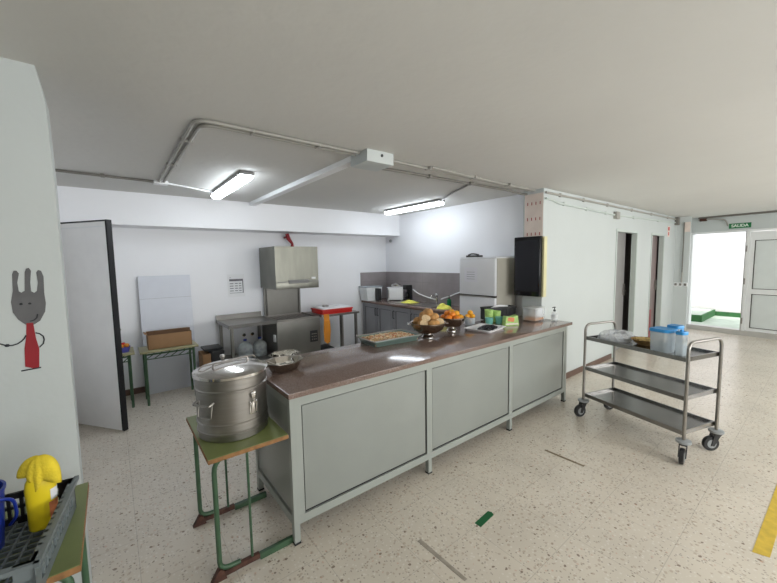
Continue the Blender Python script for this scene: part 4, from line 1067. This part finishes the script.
# ================================================================ KITCHEN UNITS (right wall)
FX = 3.63
n = 5; y1_ = 5.40; wdt = (5.40-3.20)/n
for k in range(n):
    ya, yb = 5.40-(k+1)*wdt, 5.40-k*wdt
    place = ['in the corner', 'second from the corner', 'third from the corner, below the yellow cloth', 'fourth from the corner, below the sink', 'next to the fridge'][k]
    t = thing('base_cabinet', (3.9, (ya+yb)/2, 0), 'grey kitchen base cabinet under the brown worktop, '+place, 'cabinet', 'grey base cabinets')
    b = MB(); b.box(FX+0.02, 4.18, ya+0.002, yb-0.002, 0.10, 0.875); b.box(FX+0.06, 4.15, ya+0.01, yb-0.01, 0.0, 0.10); b.build('body', cabinet_grey, t)
    d_ = MB()
    d_.box(FX, FX+0.019, ya+0.006, ya+0.065, 0.11, 0.865); d_.box(FX, FX+0.019, yb-0.065, yb-0.006, 0.11, 0.865)
    d_.box(FX, FX+0.019, ya+0.065, yb-0.065, 0.11, 0.17); d_.box(FX, FX+0.019, ya+0.065, yb-0.065, 0.805, 0.865)
    dd = d_.build('door', cabinet_grey, t)
    b = MB(); b.box(FX+0.006, FX+0.010, ya+0.065, yb-0.065, 0.17, 0.176); b.box(FX+0.006, FX+0.010, ya+0.065, yb-0.065, 0.797, 0.805); b.box(FX+0.006, FX+0.010, ya+0.065, ya+0.074, 0.176, 0.797); b.box(FX+0.006, FX+0.010, yb-0.074, yb-0.065, 0.176, 0.797); b.build('groove_shade', gasket, dd)  # recess shade put in as dark strips around the door panel
    b = MB(); b.box(FX+0.010, FX+0.019, ya+0.065, yb-0.065, 0.17, 0.805); b.build('door_panel', cabinet_grey2, dd)
    yy = ya+0.03 if k % 2 == 0 else yb-0.03
    if k == 2: yy = yb-0.03
    b = MB(); b.tube(rounded([(FX, yy, 0.80), (FX-0.025, yy, 0.80), (FX-0.025, yy, 0.68), (FX, yy, 0.68)], 0.01), 0.007, 6); b.build('handle', black_plastic, dd)
KT = 0.92
wk = MB().box(3.60, 4.185, 3.19, 5.405, 0.878, KT, bev=0.004).build('kitchen_worktop', granite)
tag(wk, 'brown granite worktop along the kitchen wall with sink and small appliances', 'worktop')
# transparent storage box in the corner
t = thing('storage_box', (3.78, 5.2, KT), 'large translucent lidded plastic box at the kitchen corner', 'box')
b = MB(); b.prism([(3.57, KT), (3.87, KT), (3.89, KT+0.235), (3.54, KT+0.235)], 0.22, 'xz', 5.15); b.build('body', milky, t)
MB().box(3.53, 3.90, 5.135, 5.385, KT+0.235, KT+0.255, bev=0.005).build('lid', frosted, t)
# microwave
MW = Matrix.Translation((4.015, 4.90, KT)) @ Matrix.Rotation(radians(-44), 4, 'Z')
t = thing('microwave', (3.965, 4.915, KT), 'small white microwave with dark side on the kitchen worktop', 'microwave')
b = MB(MW); b.box(-0.16, 0.13, -0.10, 0.08, 0.012, 0.235, bev=0.008)
for x in (-0.14, 0.10):
    for y in (-0.08, 0.08): b.tube([(x, y, 0), (x, y, 0.014)], 0.01, 8)
b.build('body', white_gloss, t)
b = MB(MW); b.box(-0.135, 0.125, -0.108, -0.10, 0.02, 0.23, bev=0.003); dd = b.build('door', white_plastic, t)
b = MB(MW); b.box(-0.158, -0.137, -0.107, -0.10, 0.02, 0.23); b.build('dark_strip', ink_grey, t)
b = MB(MW); b.tube(rounded([(-0.12, -0.108, 0.20), (-0.12, -0.13, 0.20), (-0.12, -0.13, 0.05), (-0.12, -0.108, 0.05)], 0.01), 0.006, 6); b.build('handle', steel, dd)
b = MB(MW); b.lathe([(0.07, 0), (0.09, 0.025), (0.095, 0.045), (0.07, 0.06), (0.02, 0.07), (0.001, 0.08)], (0.0, 0.0, 0.236), 24)
tag(b.build('steel_pan', steel_shiny), 'small steel pan with lid on top of the white microwave', 'pan')
b = MB(MW); b.box(-0.13, 0.11, -0.07, 0.08, 0.235, 0.2365)
b = MB(); b.box(3.72, 3.785, 5.03, 5.13, KT, KT+0.22, bev=0.01); tag(b.build('black_canister', black_plastic), 'black box between the translucent box and the microwave', 'canister')
t = thing('coffee_maker', (4.09, 4.72, KT), 'black coffee maker right of the white microwave', 'appliance')
b = MB(); b.box(4.05, 4.17, 4.64, 4.74, KT, KT+0.03, bev=0.004); b.box(4.13, 4.17, 4.64, 4.74, KT+0.03, KT+0.26, bev=0.006); b.box(4.04, 4.17, 4.64, 4.74, KT+0.20, KT+0.28, bev=0.01); b.build('body', black_plastic, t)
MB().lathe([(0.030, 0.032), (0.038, 0.07), (0.036, 0.12), (0.024, 0.15)], (4.09, 4.69, KT), 20).build('jug', black_gloss, t)
# draining tray, cloths
b = MB(); b.box(3.70, 4.02, 4.28, 4.70, KT, KT+0.008, bev=0.002); tag(b.build('drainboard', steel), 'flat steel drainboard under the yellow cloth on the kitchen worktop', 'drainboard')
def cloth(name, cx, cy, z, w_, d_, hgt, seed, m, label, rz=0):
    b = MB(Matrix.Translation((cx, cy, z)) @ Matrix.Rotation(rz, 4, 'Z')); rnd = random.Random(seed); G = 14; vs = {}; vb = {}
    for i in range(G+1):
        for j in range(G+1):
            u = i/G-0.5; v = j/G-0.5
            e = max(0, 1-(2*max(abs(u), abs(v)))**3)
            hh = 0.004+hgt*e*(0.5+0.3*sin(9*u+seed)+0.25*sin(8*v+5*u)+0.2*rnd.random())
            x = u*w_*(1+0.10*sin(7*v+seed)); y = v*d_*(1+0.10*sin(6*u+seed))
            vs[i, j] = b._new((x, y, max(0.004, hh))); vb[i, j] = b._new((x, y, 0))
    for i in range(G):
        for j in range(G):
            b.face([vs[i, j], vs[i+1, j], vs[i+1, j+1], vs[i, j+1]]); b.face([vb[i, j], vb[i, j+1], vb[i+1, j+1], vb[i+1, j]])
    for i in range(G):
        b.face([vs[i, 0], vb[i, 0], vb[i+1, 0], vs[i+1, 0]]); b.face([vs[i, G], vs[i+1, G], vb[i+1, G], vb[i, G]])
        b.face([vs[0, i], vs[0, i+1], vb[0, i+1], vb[0, i]]); b.face([vs[G, i], vb[G, i], vb[G, i+1], vs[G, i+1]])
    return tag(b.build(name, m, ang=70), label, 'cloth')
cloth('cleaning_cloth', 3.90, 4.40, KT+0.008, 0.24, 0.26, 0.03, 1, lime_cloth, 'pale yellow cloth spread flat near the microwave')
cloth('cleaning_cloth', 3.79, 3.52, KT, 0.17, 0.20, 0.07, 2, lime_cloth, 'crumpled pale yellow cloth at the worktop edge beside the green bottle', rz=0.4)
# sink and tap
t = thing('kitchen_sink', (3.93, 3.95, KT), 'steel sink bowl with a mixer tap set in the kitchen worktop', 'sink')
b = MB(); b.box(3.70, 4.10, 3.72, 4.18, KT, KT+0.004, bev=0.001); b.build('rim', steel, t)
MB().box(3.74, 4.06, 3.76, 4.14, KT+0.004, KT+0.005).build('basin', steel_dark, t)
b = MB(); b.tube([(4.08, 3.95, KT+0.004), (4.08, 3.95, KT+0.10)], 0.014, 10); b.tube(rounded([(4.08, 3.95, KT+0.09), (4.08, 3.95, KT+0.15), (3.96, 3.95, KT+0.15), (3.95, 3.95, KT+0.11)], 0.03), 0.009, 8)
b.build('tap', steel_shiny, t)
b = MB(); b.tube(rounded([(4.172, 4.62, KT+0.20), (4.165, 4.50, KT+0.14), (4.165, 4.25, KT+0.085), (4.12, 4.02, KT+0.07)], 0.25, 8), 0.010, 8)
b.tube(rounded([(4.12, 3.90, KT+0.08), (4.165, 3.65, KT+0.17), (4.172, 3.40, KT+0.27), (4.172, 3.23, KT+0.42)], 0.25, 8), 0.010, 8)
tag(b.build('white_hose', white_plastic), 'white hose sagging along the tiles to the sink tap', 'hose')
b = MB(); b.lathe([(0.012, 0), (0.012, -0.012)], (4.188, 4.05, 1.06), 12, axis='x'); b.lathe([(0.02, -0.012), (0.02, -0.03), (0.001, -0.034)], (4.188, 4.05, 1.06), 12, axis='x')
tag(b.build('wall_tap', white_plastic), 'small round white stopcock on the tiles above the sink', 'tap')
t = thing('soap_bottle', (4.03, 3.63, KT), 'green dish soap bottle with dark pump near the fridge', 'bottle')
c = (3.98, 3.60, KT)
MB().lathe([(0.032, 0), (0.034, 0.01), (0.034, 0.09), (0.026, 0.115), (0.012, 0.125)], c, 20).build('body', soap_green, t)
b = MB(); b.lathe([(0.013, 0.125), (0.013, 0.14), (0.005, 0.142), (0.005, 0.16), (0.012, 0.162), (0.012, 0.17)], c, 12); b.box(c[0]-0.04, c[0], c[1]-0.005, c[1]+0.005, KT+0.160, KT+0.168); b.build('pump', ink, t)
# wall socket dot
b = MB(); b.lathe([(0.028, 0), (0.028, -0.02), (0.022, -0.03), (0.001, -0.032)], (4.2, 5.25, 2.0), 12, axis='x'); tag(b.build('wall_sensor', light_grey), 'small grey round fitting on the wall high above the storage box', 'sensor')

# fridge
t = thing('fridge', (3.85, 2.76, 0), 'tall white two-door fridge with beige side beside the pillar', 'fridge')
fy0, fy1, fx0, fx1, FH = 2.615, 3.175, 3.72, 4.18, 1.645
MB().box(fx0+0.05, fx1, fy0, fy1, 0.04, FH-0.012, bev=0.006).build('cabinet', fridge_side, t)
MB().box(fx0+0.02, fx1, fy0-0.002, fy1+0.002, FH-0.012, FH+0.01, bev=0.004).build('top_cover', white_gloss, t)
dl = MB().box(fx0, fx0+0.045, fy0, fy1, 0.08, 1.14, bev=0.008).build('lower_door', white_gloss, t)
du = MB().box(fx0, fx0+0.045, fy0, fy1, 1.165, FH-0.014, bev=0.008).build('upper_door', white_gloss, t)
MB().box(fx0+0.01, fx0+0.05, fy0+0.004, fy1-0.004, 1.135, 1.17).build('gasket', gasket, t)
b = MB(); b.box(fx0-0.014, fx0, fy0+0.05, fy1-0.02, 1.141, 1.155, bev=0.002); b.build('handle', steel_dark, dl)
MB().box(fx0+0.02, fx1-0.05, fy0+0.03, fy1-0.03, 0, 0.04).build('plinth', black_plastic, t)
t = thing('fridge_note', (fx0, 2.85, 1.4), 'white printed sheet taped to the upper fridge door', 'paper')
MB().box(fx0-0.002, fx0, 2.88, 3.09, 1.33, 1.52).build('sheet', mat('note_paper', (0.80, 0.80, 0.86), 0.6, noise=0.01), t)
b = MB()
for z in (1.46, 1.43, 1.40, 1.37): b.box(fx0-0.003, fx0-0.002, 2.92, 3.05, z-0.003, z+0.003)
b.build('print', light_grey, t)
t = thing('black_radio', (3.83, 3.03, FH+0.01), 'small black device with a bent top lying on top of the fridge', 'device')
b = MB(); b.box(3.76, 3.90, 2.93, 3.10, FH+0.01, FH+0.035, bev=0.006); b.build('body', black_plastic, t)
b = MB(); b.tube(rounded([(3.80, 3.09, FH+0.038), (3.80, 3.04, FH+0.055), (3.80, 2.98, FH+0.052), (3.80, 2.92, FH+0.038)], 0.03), 0.010, 8); b.build('handle', black_plastic, t)

# ================================================================ NEAR LEFT: crate, bucket, bottle, cloth
DZ = 0.68
t = thing('dish_crate', (-0.40, 1.55, DZ), 'grey plastic dishwasher crate with slotted rim in the near left corner', 'crate')
X0, X1, Y0, Y1 = -0.66, -0.165, 1.335, 1.79; H = 0.125
b = MB()
def side(p, q, z0, z1, th, slots, solid=None):
    p = Vector(p); q = Vector(q); d = (q-p); L = d.length; d.normalize(); nn = Vector((-d.y, d.x, 0))
    M2 = Matrix(((d.x, nn.x, 0, p.x), (d.y, nn.y, 0, p.y), (0, 0, 1, 0), (0, 0, 0, 1)))
    bb = MB(M2); e = 0.045
    bb.box(0, L, 0, th, z1-0.022, z1); bb.box(0, L, 0, th, z0, z0+0.03); bb.box(0, e, 0, th, z0, z1); bb.box(L-e, L, 0, th, z0, z1)
    if solid: bb.box(solid[0], solid[1], 0, th, z0, z1)
    m_ = int(slots)
    for k in range(1, m_):
        xx = e+(L-2*e)*k/m_; bb.box(xx-0.005, xx+0.005, 0, th, z0, z1)
    bb.box(0, L, 0, th, z0+0.062, z0+0.072)
    return bb
side((X0, Y0, 0), (X1, Y0, 0), DZ+0.004, DZ+H, 0.010, 9).build('front_wall', grey_plastic, t)
side((X1, Y0, 0), (X1, Y1, 0), DZ+0.004, DZ+H, 0.010, 12).build('right_wall', grey_plastic, t)
side((X1, Y1, 0), (X0, Y1, 0), DZ+0.004, DZ+H, 0.010, 12).build('back_wall', black_plastic, t)
side((X0, Y1, 0), (X0, Y0, 0), DZ+0.004, DZ+H, 0.010, 12).build('left_wall', grey_plastic, t)
b = MB(); b.box(X0, X1+0.012, Y0-0.012, Y0, DZ+H-0.014, DZ+H); b.box(X1, X1+0.014, Y0-0.012, Y1+0.01, DZ+H-0.014, DZ+H); b.build('rim', grey_plastic, t)
b = MB()
for k in range(14):
    xx = X0+0.02+k*(X1-X0-0.05)/13; b.box(xx, xx+0.006, Y0+0.01, Y1-0.01, DZ+0.004, DZ+0.018)
for k in range(14):
    yy = Y0+0.02+k*(Y1-Y0-0.05)/13; b.box(X0+0.01, X1-0.01, yy, yy+0.006, DZ+0.004, DZ+0.016)
b.build('grid_base', grey_plastic, t)
t.location = (-0.165, 1.79, DZ)
for ch in t.children: ch.location = ch.location + Vector((-0.40+0.165, 1.55-1.79, 0))
t.rotation_euler = (0, 0, radians(-7))
# yellow bottle with cloth
c = (-0.245, 1.705, DZ+0.018)
t = thing('yellow_bottle', c, 'yellow cleaning bottle standing in the grey crate with a cloth over its neck', 'bottle')
M_ = Matrix.Translation(c) @ Matrix.Rotation(radians(15), 4, 'Z')
b = MB(M_); b.lathe([(0.036, 0), (0.040, 0.006), (0.040, 0.08), (0.042, 0.15), (0.038, 0.175), (0.022, 0.205), (0.016, 0.215), (0.016, 0.24)], n=28, sx=1.0, sy=0.62); b.build('body', yellow_plastic, t)
b = MB(M_); b.lathe([(0.0408, 0.025), (0.0408, 0.09)], n=28, sx=1.0, sy=0.62, cap=False)
bmesh.ops.bisect_plane(b.bm, geom=b.bm.verts[:]+b.bm.edges[:]+b.bm.faces[:], plane_co=(0.014, 0, 0), plane_no=(-1, 0, 0), clear_outer=True)
b.build('red_label', red_orange, t)
b = MB(M_); b.lathe([(0.0415, 0.095), (0.0422, 0.135)], n=28, sx=1.0, sy=0.62, cap=False)
bmesh.ops.bisect_plane(b.bm, geom=b.bm.verts[:]+b.bm.edges[:]+b.bm.faces[:], plane_co=(0.02, 0, 0), plane_no=(-1, 0, 0), clear_outer=True)
b.build('white_label', paper, t)
# cloth draped: soft folded sheet over the neck, longest at the front
b = MB(Matrix.Translation((c[0], c[1], c[2]+0.245)))
n = 48; rings = []
def lobe_(a, a0, w_):
    d_ = (a-a0+pi) % (2*pi)-pi; return math.exp(-(d_/w_)**2)
for i in range(13):
    s_ = i/12; ring = []
    for j in range(n):
        a = 2*pi*j/n
        R_ = 0.030+0.036*lobe_(a, radians(-30), 0.55)+0.030*lobe_(a, radians(150), 0.5)+0.012*lobe_(a, radians(60), 0.5)
        D_ = 0.035+0.045*lobe_(a, radians(-30), 0.6)+0.020*lobe_(a, radians(150), 0.5)+0.075*lobe_(a, radians(-110), 0.55)
        fold = 1+0.10*s_*sin(7*a+1)
        r_ = R_*(1-(1-s_)**1.6)*fold
        ring.append(b._new((r_*cos(a)+0.002, r_*sin(a)*0.9, 0.012*(1-s_*s_)+0.010*sin(3*a+1)*s_-D_*s_**2.2)))
    rings.append(ring)
for A_, B_ in zip(rings, rings[1:]):
    for j in range(n): b.face([A_[j], A_[(j+1) % n], B_[(j+1) % n], B_[j]])
bmesh.ops.remove_doubles(b.bm, verts=b.bm.verts[:], dist=0.0002)
o = b.build('draped_cloth', yellow_cloth, ang=75)
md = o.modifiers.new('thick', 'SOLIDIFY'); md.thickness = 0.003; md.offset = 1
tag(o, 'yellow cleaning cloth draped over the top of the yellow bottle', 'cloth')
# blue bucket
t = thing('blue_bucket', (-0.405, 1.60, DZ+0.018), 'dark blue bucket standing in the grey crate at the left edge', 'bucket')
cb = (-0.405, 1.665, DZ+0.018)
b = MB(); b.lathe([(0.065, 0), (0.068, 0.004), (0.082, 0.197), (0.086, 0.197), (0.086, 0.205), (0.079, 0.205), (0.065, 0.008), (0.001, 0.008)], cb, 36, cap=False); b.build('body', blue_plastic, t)
b = MB(); b.tube([(cb[0]+0.086*cos(a), cb[1]+0.02-0.095*sin(a)*0.2+0.0, cb[2]+0.15-0.095*sin(a)) for a in [pi*k/14 for k in range(15)]], 0.003, 6); 
b = MB(); b.tube(rounded([(cb[0]+0.05, cb[1]-0.066, cb[2]+0.195), (cb[0]+0.105, cb[1]-0.03, cb[2]+0.17), (cb[0]+0.105, cb[1]+0.0, cb[2]+0.09), (cb[0]+0.08, cb[1]+0.03, cb[2]+0.05)], 0.03), 0.005, 8)
b.build('handle', blue_plastic, t)
b = MB(Matrix.Translation(cb) @ Matrix.Rotation(radians(-60), 4, 'Z'))
for k in range(5): b.box(0.0745+k*0.002, 0.0765+k*0.002, -0.02, 0.02-0.005*(k % 2), 0.04+0.018*k, 0.046+0.018*k)
b.build('white_print', paper, t)

# ================================================================ FLOOR MARKS
def strip(name, pts, m, label, z=0.0015):
    b = MB(); b.prism(pts, z, 'xy', 0.0005); o = b.build(name, m, smooth=False); return tag(o, label, 'tape')
strip('floor_tape', [(1.665, 1.30), (1.665, 1.255), (1.815, 1.268), (1.825, 1.29), (1.815, 1.312)], tape_green, 'short green tape strip on the floor in front of the counter')
strip('floor_tape', [(2.66, 0.205), (2.68, 0.140), (4.40, 0.10), (4.40, 0.165)], tape_yellow, 'yellow tape strip on the floor at the right edge')
strip('floor_tape', [(2.79, 1.455), (2.81, 1.455), (2.815, 1.14), (2.795, 1.14)], tape_brown, 'thin brown tape mark on the floor between counter and trolley')
strip('floor_tape', [(1.295, 1.42), (1.32, 1.42), (1.325, 1.08), (1.305, 1.08)], grey_mark, 'faint grey tape mark on the floor nearest the counter front')
